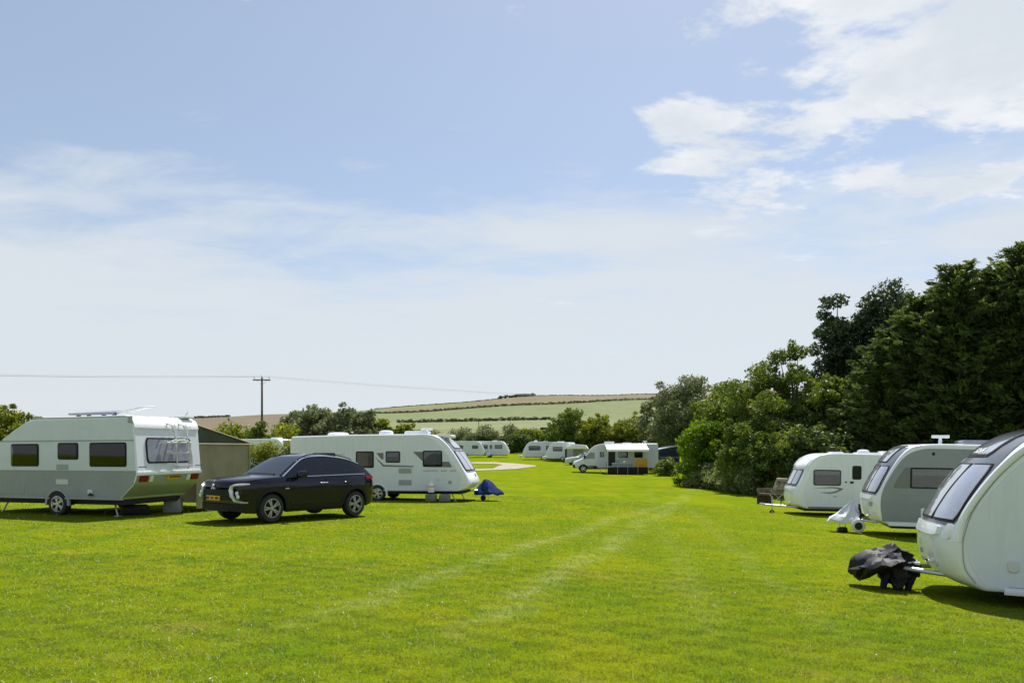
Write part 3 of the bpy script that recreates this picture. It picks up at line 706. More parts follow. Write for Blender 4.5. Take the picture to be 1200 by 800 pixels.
# ------------------------------------------------------------------ caravans
class Van:
    def __init__(s, name, label, cat, loc, rot, prof, width, near, bow=.12, r=.07, mat_body='white', group=None, xf=0., xr=None, rbow=0.):
        s.root = thing(name, label, cat, loc, rot, group); s.P = prof; s.w = width / 2; s.near = near; s.bow = bow; s.r = r; s.xf = xf; s.xr = min(p[0] for p in prof); s.rbow = rbow
        P = [Vector((p[0], p[1])) for p in prof]; n = len(P); s.N = []
        ar = sum(P[i].x * P[(i + 1) % n].y - P[(i + 1) % n].x * P[i].y for i in range(n)); sg = 1 if ar > 0 else -1
        for i in range(n):
            t = (P[(i + 1) % n] - P[i - 1]).normalized(); s.N.append(Vector((t.y, -t.x)) * sg)
        rows = []; ys = []
        for k in range(6): ys.append((-s.w + r - r * math.cos(k / 5 * PI / 2), r * (1 - math.sin(k / 5 * PI / 2))))
        inner = [(-s.w + r + (2 * s.w - 2 * r) * k / 10, 0) for k in range(1, 10)]
        ys = ys + inner + [(-y, d) for y, d in ys[::-1]]
        for y, d in ys:
            rows.append([s.pt(i, y, -d) for i in range(n)])
        mb = MB(); mb.grid(rows, True); m = len(rows)
        mb.f += [tuple(range(n)), tuple(range((m - 1) * n, m * n))[::-1]]
        s.body = mb.build('body', M[mat_body], s.root, ang=50)
    def bx(s, x, y):
        t = min(1, max(0, (x - (s.xf - 1.7)) / 1.7)); t = t * t * (3 - 2 * t); q = (abs(y) / s.w)
        x -= s.bow * t * q ** 2.6
        if s.rbow:
            t = min(1, max(0, (s.xr + .8 - x) / .8)); x += s.rbow * t * t * (3 - 2 * t) * q ** 2.6
        return x
    def pt(s, i, y, off=0.):
        x = s.P[i][0] + s.N[i].x * off; z = s.P[i][1] + s.N[i].y * off
        return (s.bx(x, y), y, z)
    def seg(s, z0, z1, front=True, n=10, xmin=None):
        """profile piece between two heights on the front (or rear), evenly resampled, with normals"""
        m = len(s.P); mid = (s.xf + s.xr) / 2
        ids = [i for i in range(m) if ((s.P[i][0] > mid) == front)]
        ids.sort(key=lambda i: s.P[i][1]); zs = [s.P[i][1] for i in ids]
        out = []
        for k in range(n + 1):
            z = z0 + (z1 - z0) * k / n
            out.append(tuple(float(np.interp(z, zs, [v(i) for i in ids])) for v in (lambda i: s.P[i][0], lambda i: s.P[i][1], lambda i: s.N[i].x, lambda i: s.N[i].y)))
        return out
    def panel(s, name, mt, z0, z1, y0, y1, off=.012, parent=None, front=True, ny=8, corner=.0, back=.02, shrink=None):
        """plate hugging the nose between heights and widths, with closed edges"""
        sg = s.seg(z0, z1, front, 12)
        def row(k, off):
            x, z, a, b = sg[k]; L = math.hypot(a, b) or 1; a /= L; b /= L
            u = k / 12; e = corner * (max(0, 1 - u * 6) ** 2 + max(0, 1 - (1 - u) * 6) ** 2)
            f0, f1 = y0 + e, y1 - e
            if shrink: f0, f1 = f0 * shrink(u), f1 * shrink(u)
            return [(s.bx(x, f0 + (f1 - f0) * j / ny) + a * off, f0 + (f1 - f0) * j / ny, z + b * off) for j in range(ny + 1)]
        A = [row(k, off) for k in range(13)]; B = [row(k, -back) for k in range(13)]
        mb = MB(); mb.grid(A); mb.grid(B)
        mb.grid([A[0], B[0]]); mb.grid([A[-1], B[-1]]); mb.grid([[r[0] for r in A], [r[0] for r in B]]); mb.grid([[r[-1] for r in A], [r[-1] for r in B]])
        return mb.build(name, mt, parent or s.root, ang=50)
    def side(s, name, mt, poly, off=.006, parent=None, sd=None, depth=.03, bev=0):
        """flat plate on the side wall"""
        sd = sd or s.near; a = sd * (s.w + off); b = sd * (s.w - depth)
        return MB().prism(poly, a, b).build(name, mt, parent or s.root, bev=bev, seg=1)
    def window(s, x0, z0, x1, z1, sd=None, r=.07, curt=.55, cmat='curtain', fr=.045, name='window'):
        sd = sd or s.near
        f = s.side(name, M['black'], rrect(x0, z0, x1, z1, r), .016, None, sd, .02, .006)
        s.side('interior', M['inside'], rrect(x0 + fr, z0 + fr, x1 - fr, z1 - fr, r * .6), .0175, f, sd, -.0165)
        if curt:
            zz = z1 - fr - (z1 - z0 - 2 * fr) * curt
            s.side('blind', M[cmat], rrect(x0 + fr + .015, zz, x1 - fr - .015, z1 - fr - .01, .02), .0195, f, sd, -.018)
        s.side('pane', M['glass'], rrect(x0 + fr * .9, z0 + fr * .9, x1 - fr * .9, z1 - fr * .9, r * .7), .026, f, sd, -.021)
        return f
    def box(s, name, mt, c, d, bev=.02, parent=None, seg=2): return MB().box(c, d).build(name, mt, parent or s.root, bev=bev, seg=seg)
    def arch(s, x, rw, mt, sd=None):
        sd = sd or s.near; a = [(x + math.cos(t) * (rw + .10), rw + math.sin(t) * (rw + .10)) for t in np.linspace(-.1, PI + .1, 17)]
        b = [(x + math.cos(t) * (rw + .035), rw + math.sin(t) * (rw + .035)) for t in np.linspace(PI + .1, -.1, 17)]
        ring = MB(); y1 = sd * (s.w + .022); y0 = sd * (s.w - .03)
        ring.prism(a + b, y1, y0).build('wheel_arch', mt, s.root)
        c = [(x + math.cos(t) * (rw + .037), rw + math.sin(t) * (rw + .037)) for t in np.linspace(-.1, PI + .1, 17)]
        MB().prism(c, sd * (s.w + .011), sd * (s.w - .2)).build('wheel_well', M['under'], s.root)
def mark_line(v, x, z, widths, h, sd=None, gap=.03, mt='ink', name='lettering'):
    """row of small letter strokes too blurred to read in the photo, each a raised stroke on the panel"""
    mb = MB(); sd = sd or v.near; rg = random.Random(int(x * 100))
    for w in widths:
        if w < 0: x += -w; continue
        y = sd * (v.w + .0055)
        mb.box((x + w * .15, y, z), (w * .22, .003, h)); mb.box((x + w * .5, y, z + h * .38 * rg.choice((-1, 1, 0))), (w * .8, .003, h * .24)); mb.box((x + w * .85, y, z), (w * .2, .003, h))
        x += w + gap
    return mb.build(name, M[mt], v.root, smooth=False)
def chassis(v, xa, xb, zb, drop=.14, wx=None, rw=.31, sides=(1,), steadies=True, kind='alloy'):
    MB().box(((xa + xb) / 2, 0, zb - drop / 2 + .02), (abs(xb - xa), v.w * 1.7, drop)).build('chassis', M['under'], v.root)
    if wx is not None:
        for sd in (-1, 1): wheel(v.root, (wx, sd * (v.w - .075), rw), rw, .19, kind, sd, 5)
    if steadies:
        for x in (xa + .25, xb - .25):
            for sd in (-1, 1):
                MB().tube([(x + .22 * (1 if x < (xa + xb) / 2 else -1), sd * v.w * .72, zb - .02), (x, sd * v.w * .8, .02)], .022, 6).box((x, sd * v.w * .8, .012), (.13, .13, .02)).build('corner_steady', M['steel'], v.root)
def drawbar(v, x0, L, z=.42, jock=True, zj=0.0):
    mb = MB(); mb.tube([(x0 - .25, .5, z - .04), (x0 + L - .15, .05, z), (x0 + L, 0, z)], .035, 6); mb.tube([(x0 - .25, -.5, z - .04), (x0 + L - .15, -.05, z), (x0 + L, 0, z)], .035, 6)
    mb.box((x0 + L + .08, 0, z + .02), (.22, .09, .10)); mb.build('drawbar', M['steel'], v.root)
    if jock:
        MB().tube([(x0 + L - .3, .1, z + .35), (x0 + L - .3, .1, .1)], .025, 8).tube([(x0 + L - .3, .1, z + .35), (x0 + L - .22, .1, z + .40), (x0 + L - .22, .1, z + .48)], .012, 6).build('jockey_post', M['steel'], v.root)
        wheel(v.root, (x0 + L - .3, .1, .10), .10, .07, 'steel', 1, 3)
def roof_bits(v, items):
    for kind, x, y, *sz in items:
        zt = max(p[1] for p in v.P); top = ip(x, sorted([(p[0], p[1]) for p in v.P if p[1] > zt - .35]))
        if kind == 'hatch':
            MB().prism(rnd([(x - sz[0] / 2, top - .03, .0), (x + sz[0] / 2, top - .03, 0), (x + sz[0] / 2, top + sz[2], .06), (x - sz[0] / 2, top + sz[2], .06)]), y - sz[1] / 2, y + sz[1] / 2).build('roof_hatch', M['white_gloss'] if len(sz) < 4 else M[sz[3]], v.root, bev=.015)
        if kind == 'aerial':
            MB().lathe([(.05, top - .02), (.04, top + .16), (.03, top + .18)], 12, 'z', Matrix.Translation((x, y, 0))).prism(rnd([(x - sz[0] / 2, y - .10, .06), (x + sz[0] / 2, y - .07, .06), (x + sz[0] / 2, y + .07, .06), (x - sz[0] / 2, y + .10, .06)]), top + .17, top + .25, 'z').build('aerial', M['white_gloss'], v.root, bev=.012)
        if kind == 'dome':
            MB().lathe([(sz[0] * q, top - .02 + sz[1] * hh) for q, hh in ((1, 0), (1, .5), (.9, .8), (.6, .97), (.001, 1))], 20, 'z', Matrix.Translation((x, y, 0))).build('roof_dome', M['white_gloss'], v.root)

def Z(z): return z + CAM
# --- A: grey touring caravan on the left, seen from its rear corner
def van_grey():
    prof = rnd([(-2.02, .44, .05), (-2.50, .86, .12), (-2.58, 1.10, .03), (-2.47, 2.38, .10), (-2.30, 2.59, .14), (.85, 2.56, .35), (1.95, 2.05, .5), (2.62, 1.25, .3), (2.70, .60, .1), (2.5, .44, .05)])
    v = Van('touring_caravan', 'grey touring caravan with solar panel and empty bike rack on its white rear', 'caravan', (-11.5, 20.39, Z(-1.64)), (R(-.31), R(.1), R(162.4)), prof, 2.3, 1, bow=.10, r=.03, xf=2.7)
    near = v.near
    v.side('lower_panel', M['grey_low'], [(-2.0, .45), (-2.475, .86), (-2.56, 1.10), (-2.55, 1.16), (2.55, 1.16), (2.64, .62), (2.46, .45)], .008)
    v.side('upper_panel', M['silver_side'], [(-2.548, 1.185), (-2.50, 1.93), (2.05, 1.93), (2.5, 1.35), (2.54, 1.185)], .007)
    v.side('roof_side_panel', M['silver_side'], [(-2.497, 1.965), (-2.45, 2.36), (-2.36, 2.50), (.75, 2.49), (1.1, 2.41), (1.88, 2.02), (1.93, 1.965)], .010)
    v.box('belt_moulding', M['plastic_grey'], (0, near * (v.w + .004), 1.172), (5.1, .03, .024), .006)
    v.box('crease_moulding', M['plastic_grey'], (-.25, near * (v.w + .003), 1.947), (4.5, .028, .028), .006)
    v.box('roof_rail', M['plastic_grey'], (-.8, near * (v.w - .01), 2.545), (3.3, .05, .03), .008)
    v.box('rear_corner_trim', M['plastic_grey'], (-2.39, near * (v.w + .004), 2.46), (.14, .03, .16), .01)
    # windows (curtains half drawn)
    v.window(.62, 1.28, 1.60, 1.88, curt=.95, cmat='curtain_lt'); v.window(-.72, 1.46, -.02, 1.90, curt=1., cmat='curtain_lt'); v.window(-2.28, 1.28, -1.08, 1.90, curt=1., cmat='curtain_lt')
    v.side('fridge_vent', M['plastic_grey'], rrect(-.38, 1.20, .02, 1.34, .02), .018, bev=.004); v.side('service_flap', M['plastic_grey'], rrect(-.40, .80, .06, .97, .02), .016, bev=.004)
    f = v.side('service_flap', M['plastic_lt'], rrect(-.37, .82, .03, .95, .02), .020, bev=.004)
    v.side('locker_door', M['grey_low'], rrect(1.12, .55, 2.05, .86, .05), .016, bev=.006); v.side('locker_door', M['plastic_grey'], rrect(1.05, .52, 1.08, .88, .01), .013)
    c = v.side('power_inlet', M['plastic_lt'], rrect(-1.18, .58, -1.02, .70, .03), .03, bev=.01); MB().prism([(-1.22, .54), (-1.06, .54), (-1.14, .62)], v.w + .06, v.w + .01).build('flap', M['black'], c)
    v.arch(0, .31, M['plastic_grey']); v.box('side_skirt', M['plastic_grey'], (0, near * (v.w + .0), .455), (4.3, .03, .035), .006)
    # rear: moulded band, window, lights, plate, bike rack
    v.panel('rear_roof_band', M['white_gloss'], 2.26, 2.50, -1.13, 1.13, .03, front=False, ny=4)
    v.panel('rear_wall_panel', M['white'], 1.14, 2.24, -1.11, 1.11, .006, front=False, ny=4)
    v.panel('rear_bumper', M['grey_low'], .52, 1.09, -1.12, 1.12, .012, front=False, ny=6); v.panel('bumper_lip', M['white_gloss'], 1.075, 1.15, -1.13, 1.13, .035, front=False, ny=4)
    w = v.panel('rear_window', M['black'], 1.36, 2.02, -.80, .80, .022, front=False, ny=6, corner=.06); v.panel('pane', M['glass_painted_sky'], 1.40, 1.98, -.76, .76, .032, parent=w, front=False, ny=6, corner=.05)
    for sd in (-1, 1):
        lt = v.panel('tail_light', M['red'], .92, 1.05, sd * .90 - .13, sd * .90 + .13, .05, front=False, ny=2)
        v.panel('reflector', M['lamp'], .91, 1.06, sd * .66 - .06, sd * .66 + .06, .045, front=False, ny=2, parent=lt)
        MB().tube([(-2.60, sd * 1.0 - .10, 1.28), (-2.66, sd * 1.0 - .08, 1.28), (-2.66, sd * 1.0 + .08, 1.28), (-2.60, sd * 1.0 + .10, 1.28)], .012, 6).build('grab_handle', M['black'], v.root)
    pl = v.panel('number_plate', M['plate'], .945, 1.045, -.36, .12, .05, front=False, ny=2)
    for k in range(7): MB().box((-2.625, -.30 + k * .06, .995), (.008, .03, .05)).build('character', M['ink'], pl, smooth=False)
    rk = MB()
    def rear_x(z): return ip(z, [(1.1, -2.58), (2.38, -2.47), (2.6, -2.40)])
    for y in (-.55, -.12):
        rk.tube([(rear_x(2.4) + .04, y + .16, 2.42), (rear_x(2.4) - .14, y + .10, 2.36), (-2.64, y, 2.05), (-2.70, y, 1.24), (-2.64, y, 1.20)], .020, 8)
        rk.tube([(rear_x(2.4) + .02, y - .16, 2.42), (rear_x(2.4) - .10, y - .08, 2.34), (-2.64, y, 1.98)], .016, 8)
    rk.tube([(-2.70, -.12, 1.92), (-2.74, -.3, 1.96), (-2.74, -.5, 1.92), (-2.73, -.62, 1.5), (-2.73, -.62, 1.24)], .022, 8)
    rk.tube([(-2.72, .12, 1.92), (-2.74, .04, 1.96), (-2.74, -.36, 1.97), (-2.74, -.52, 1.88), (-2.74, -.55, 1.3)], .020, 8)
    for z in (1.30, 1.62, 1.90): rk.tube([(-2.70, .26 if z > 1.4 else -.0, z), (-2.70, -.62, z)], .018, 8)
    for z in (1.34, 1.66): rk.box((-2.72, .20, z), (.04, .16, .05))
    rk.build('bike_rack', M['plastic_lt'], v.root)
    arm = MB()
    for z in (1.26, 1.30): arm.tube([(-2.72, .05, z), (-2.80, .0, z), (-2.80, -.55, z), (-2.72, -.60, z)], .014, 6)
    arm.build('bike_rail', M['steel'], v.root)
    # roof: solar panel, tilted hatch, aerial mount
    MB().box((0, 0, 0), (1.5, .55, .06), Matrix.Translation((-.75, .55, 2.70)) @ Matrix.Rotation(R(-10), 4, 'X')).build('solar_panel', M['solar'], v.root, bev=.008)
    for x in (-1.45, -1.1, -.6, -.25): MB().box((x, .72, 2.61), (.10, .05, .12)).build('panel_bracket', M['black'], v.root)
    MB().box((0, 0, 0), (.85, .55, .045), Matrix.Translation((-1.85, .45, 2.76)) @ Matrix.Rotation(R(-6), 4, 'X') @ Matrix.Rotation(R(9), 4, 'Y')).build('roof_hatch', M['white_gloss'], v.root, bev=.015)
    v.box('roof_pod', M['plastic_lt'], (-2.28, -.85, 2.60), (.34, .4, .06), .02)
    MB().tube([(-2.2, -.95, 2.62), (-2.26, -1.0, 2.75), (-2.1, -1.15, 2.62)], .012, 6).build('aerial', M['steel'], v.root)
    for x in (-1.9, 0.3): MB().lathe([(.02, 0), (.018, .05), (.001, .055)], 8, 'y', Matrix.Translation((-2.56, x * .4, 2.33))).build('marker_lamp', M['lamp'], v.root)
    chassis(v, -2.0, 2.5, .44, .16, 0, .31); drawbar(v, 2.6, 1.2)
    # lean-to awning on the far side
    a = thing('caravan_awning', 'tan and olive lean-to awning on the far side of the grey caravan', 'awning', v.root.location, v.root.rotation_euler)
    y0, y1 = -1.17, -3.45; xr, xf = -2.42, .9; zt, ze = 2.40, 1.92
    MB().add([(xr, y0, zt), (xr, y1, ze), (xf, y1, ze), (xf, y0, zt), (xr, y0, zt - .02), (xr, y1, ze - .02), (xf, y1, ze - .02), (xf, y0, zt - .02)], [(0, 1, 2, 3), (7, 6, 5, 4), (0, 4, 5, 1), (1, 5, 6, 2), (2, 6, 7, 3), (3, 7, 4, 0)]).build('roof', M['olive'], a)
    MB().prism([(y0, ze - .04), (y1 + .02, ze - .04), (y0, zt - .03)], xr + .01, xr + .03, 'x').build('gable_panel', M['olive'], a)
    n = 3
    for k in range(n):
        ya = y0 + (y1 - y0) * k / n; yb = y0 + (y1 - y0) * (k + 1) / n - .0; g = .012
        P = [[(xr + .02 + .010 * math.sin(u * 4 + k * 2 + z * 1.7) * math.sin(u * PI) + .004 * math.sin(u * 17 + z * 5), ya + (yb - ya) * u - g * 0, z) for u in np.linspace(.0, .995, 14)] for z in np.linspace(.05, ze - .05, 9)]
        Q = [[(p[0] + .012, p[1], p[2]) for p in r] for r in P]
        mb = MB(); mb.grid(P); mb.grid(Q); mb.grid([P[0], Q[0]]); mb.grid([P[-1], Q[-1]]); mb.grid([[r[0] for r in P], [r[0] for r in Q]]); mb.grid([[r[-1] for r in P], [r[-1] for r in Q]])
        mb.build('wall_panel', M['tan'], a)
    MB().box(((xr + xf) / 2, y1 + .02, ze / 2), (xf - xr - .02, .02, ze - .06)).build('front_wall', M['tan'], a)
    for y in (y1 - .01,): MB().tube([(xr - .01, y, 0), (xr - .01, y, ze)], .02, 6).tube([(xr - .01, y, ze), (xr - .01, y0, zt)], .02, 6).build('pole', M['tan'], a)
    MB().tube([(xr - .02, y0, ze - .05), (xr - .02, y1, ze - .05)], .022, 6).build('rail', M['tan'], a)
    def T(p): return v.root.matrix_basis @ Vector(p)
    # things under the rear
    p = T((-1.75, -1.0, 0)); p.z = gz(p.x, p.y)
    o = MB().prism(rnd([(-.24, 0, .04), (.24, 0, .04), (.21, .40, .05), (-.21, .40, .05)]), -.2, .2).build('storage_box', M['plastic_grey'], None, bev=.02)
    o.location = p; o.rotation_euler = (0, 0, R(15)); tag(o, 'grey plastic storage box under the rear of the grey caravan', 'box')
    p = T((-1.6, .2, 0)); p.z = gz(p.x, p.y)
    o = MB().prism(rnd([(-.35, 0, .04), (.35, 0, .04), (.33, .26, .08), (-.33, .26, .08)]), -.25, .25).build('groundsheet_bag', M['black'], None, bev=.03)
    o.location = p; o.rotation_euler = (0, 0, R(30)); tag(o, 'black bag lying in the shade under the grey caravan', 'bag')
van_grey()

# --- C: white touring caravan in the middle distance, nose to the right
CURVED = [(0, .85, .25), (-.10, 1.20, .2), (-.42, 1.78, .5), (-.85, 2.30, .5), (-1.35, 2.60, .5)]
def curved_front(v, z=(1.22, 1.92, 2.0, 2.48), wd=.92, blind=False, letters=None):
    """three pane front window with a roof light above it"""
    v.panel('front_glazing_surround', M['surround'], z[0] - .05, z[3] + .05, -wd - .05, wd + .05, .012, corner=.10)
    f = []
    for a, b in ((-wd, -.36), (-.33, .33), (.36, wd)):
        q = v.panel('front_window', M['black'], z[0], z[1], a, b, .022, corner=.04, ny=4)
        v.panel('pane', M['glass_painted_sky'], z[0] + .035, z[1] - .03, a + .03, b - .03, .034, parent=q, corner=.03, ny=4)
    q = v.panel('roof_light', M['black'], z[2], z[3], -.62, .62, .022, corner=.06)
    v.panel('pane', M['glass_painted_sky'], z[2] + .03, z[3] - .03, -.58, .58, .034, parent=q, corner=.05)
    return q
def van_white_mid():
    xn = 3.75
    NOSE = [(0, .72, .25), (-.26, 1.20, .2), (-.64, 1.78, .5), (-1.05, 2.26, .5), (-1.55, 2.58, .5)]
    pr = rnd([(xn - .45, .40, .05), (xn - .12, .52, .12)] + [(x + xn, z, r) for x, z, r in NOSE] + [(-1.0, 2.56, .5), (-3.45, 2.50, .05), (-3.52, 2.3, .05), (-3.50, .40, .05)])
    v = Van('touring_caravan', 'long white touring caravan behind the black car with blue cover on its hitch', 'caravan', (-5.03, 29.55, Z(-1.87)), (0, R(-.1), R(-7)), pr, 2.25, -1, bow=.15, r=.05, xf=xn)
    z0 = .44
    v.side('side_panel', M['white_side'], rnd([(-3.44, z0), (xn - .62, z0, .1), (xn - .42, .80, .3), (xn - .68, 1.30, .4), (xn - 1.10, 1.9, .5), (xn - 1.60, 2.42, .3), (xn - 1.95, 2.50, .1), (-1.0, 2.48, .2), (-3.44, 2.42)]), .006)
    curved_front(v, (1.16, 1.92, 2.0, 2.46), .96)
    v.panel('nose_badge', M['plastic_grey'], .93, 1.03, -.06, .06, .03, ny=2)
    for a in (-.95, .95): v.panel('front_marker', M['lamp'], .62, .70, a - .07, a + .07, .03, ny=2)
    v.window(-2.6, 1.55, -1.68, 1.86, curt=.8); v.window(-.86, 1.28, -.14, 1.92, curt=.95); v.window(.32, 1.48, .90, 1.92, curt=.5); 
    # decal swoops, behind the windows
    v.side('decal', M['decal'], [(-.12, 1.72), (.26, 1.40), (1.42, 1.36), (1.42, 1.31), (.22, 1.33)], .009)
    v.side('decal', M['decal'], [(-.05, 1.85), (.24, 1.86), (.24, 1.61), (.16, 1.61)], .0095)
    v.side('decal', M['decal'], [(1.40, 1.90), (1.95, 1.90), (1.95, 1.36)], .010); v.side('decal', M['decal'], [(2.92, 1.31), (2.0, 1.31), (2.0, 1.52), (2.80, 1.52)], .010)
    v.window(1.78, 1.32, 2.54, 1.94, curt=.9)
    for z in (1.07, .62): v.side('fridge_vent', M['plastic_grey'], rrect(.84, z, 1.34, z + .20, .02), .016, bev=.005)
    for z in (1.0, .70): pass
    mark_line(v, 1.80, 1.17, [.05, .06, .05, .06, .05, .05, .06, -.1, .06, .05, .05, -.1, .06, .05, .05], .055)
    v.side('locker_door', M['white_side'], rrect(1.95, .50, 2.75, .74, .03), .012, bev=.004); v.side('socket_cover', M['plastic_grey'], rrect(3.12 - .35, .68, 2.90, .80, .03), .02, bev=.006); v.side('water_inlet', M['plastic_lt'], rrect(2.3, .78, 2.44, .92, .03), .02, bev=.006)
    v.side('belt_line', M['decal'], [(-3.4, 1.80), (-1.3, 1.80), (-1.3, 1.785), (-3.4, 1.785)], .008)
    MB().tube([(x, -v.w - .006, z) for x, z in ((1.6, 2.52), (-1, 2.525), (-3.4, 2.46))], .012, 6).build('awning_rail', M['white_gloss'], v.root)
    v.arch(0, .30, M['white']); v.box('side_skirt', M['plastic_lt'], (-.1, -v.w - .004, .425), (6.5, .03, .05), .008)
    roof_bits(v, [('dome', -1.9, -.2, .42, .16), ('dome', .1, -.3, .28, .20), ('hatch', 1.3, 0, .9, .7, .14), ('aerial', 1.75, -.3, .45), ('hatch', 2.35, 0, .8, .9, .09)])
    chassis(v, -3.4, xn - .5, .42, .16, 0, .30); drawbar(v, xn, .40, .42, False)
    def T(p): return v.root.matrix_basis @ Vector(p)
    # fresh and waste water containers by the side
    for i, (x, lb) in enumerate(((2.18, 'grey water container left of its twin beside the white caravan'), (2.70, 'grey water container nearer the caravan nose'))):
        p = T((x, -1.45, 0)); p.z = gz(p.x, p.y)
        t = thing('water_container', lb, 'water container', p, (0, 0, R(-7)), 'grey water containers beside the white caravan')
        t.scale = (1, 1, .68); MB().prism(rnd([(-.20, .03, .07), (.20, .03, .07), (.20, .44, .09), (-.20, .44, .09)]), -.15, .15).build('tank', M['tank'], t, bev=.03)
        MB().tube([(-.12, 0, .44), (-.10, 0, .52), (.10, 0, .52), (.12, 0, .44)], .016, 6).build('handle', M['black'], t); MB().lathe([(.055, .43), (.055, .48), (.001, .485)], 12, 'z', Matrix.Translation((.02, .06, 0))).build('cap', M['black'], t)
        if i == 0: base = p
    t = thing('water_pump', 'white water pump sitting on the left water container', 'pump', base + Vector((0, 0, .36)), (0, 0, 0))
    MB().lathe([(.11, .0), (.13, .06), (.13, .26), (.08, .34), (.05, .36), (.05, .42), (.001, .43)], 16, 'z').build('housing', M['canvas_wh'], t); MB().lathe([(.135, .20), (.14, .22), (.135, .24)], 16, 'z').build('band', M['orange'], t)
    # blue hitch cover
    p = T((xn + .28, 0, 0))
    t = thing('hitch_cover', 'blue pointed cover draped over the hitch of the white caravan', 'cover', p, (0, 0, R(-7))); t.scale = (.88, .88, .9)
    mb = MB(); n = 20; rows = []
    for q, z in ((.02, .92), (.14, .86), (.40, .66), (.66, .44), (.80, .32), (.80, .24)):
        rows.append([(math.cos(a) * q * (1.0 + .10 * math.sin(3 * a + 1)) * (.92 if math.cos(a) > 0 else .75), math.sin(a) * q * .62, z + .03 * math.sin(4 * a) * q) for a in np.linspace(0, 2 * PI, n, endpoint=False)])
    rows = crumple(dense(rows, 2), .06, 4, 5); mb.grid(rows, True); mb.f.append(tuple(range(n))); o = mb.build('cover', M['blue'], t, ang=26)
    MB().tube([(.1, .05, -.02), (.1, .05, .5)], .012, 6).build('pole', M['steel'], t); MB().lathe([(.001, -.04), (.12, -.04), (.12, .04), (.001, .04)], 14, 'y', Matrix.Translation((-.1, -.1, .10))).build('wheel', M['rubber'], t)
van_white_mid()

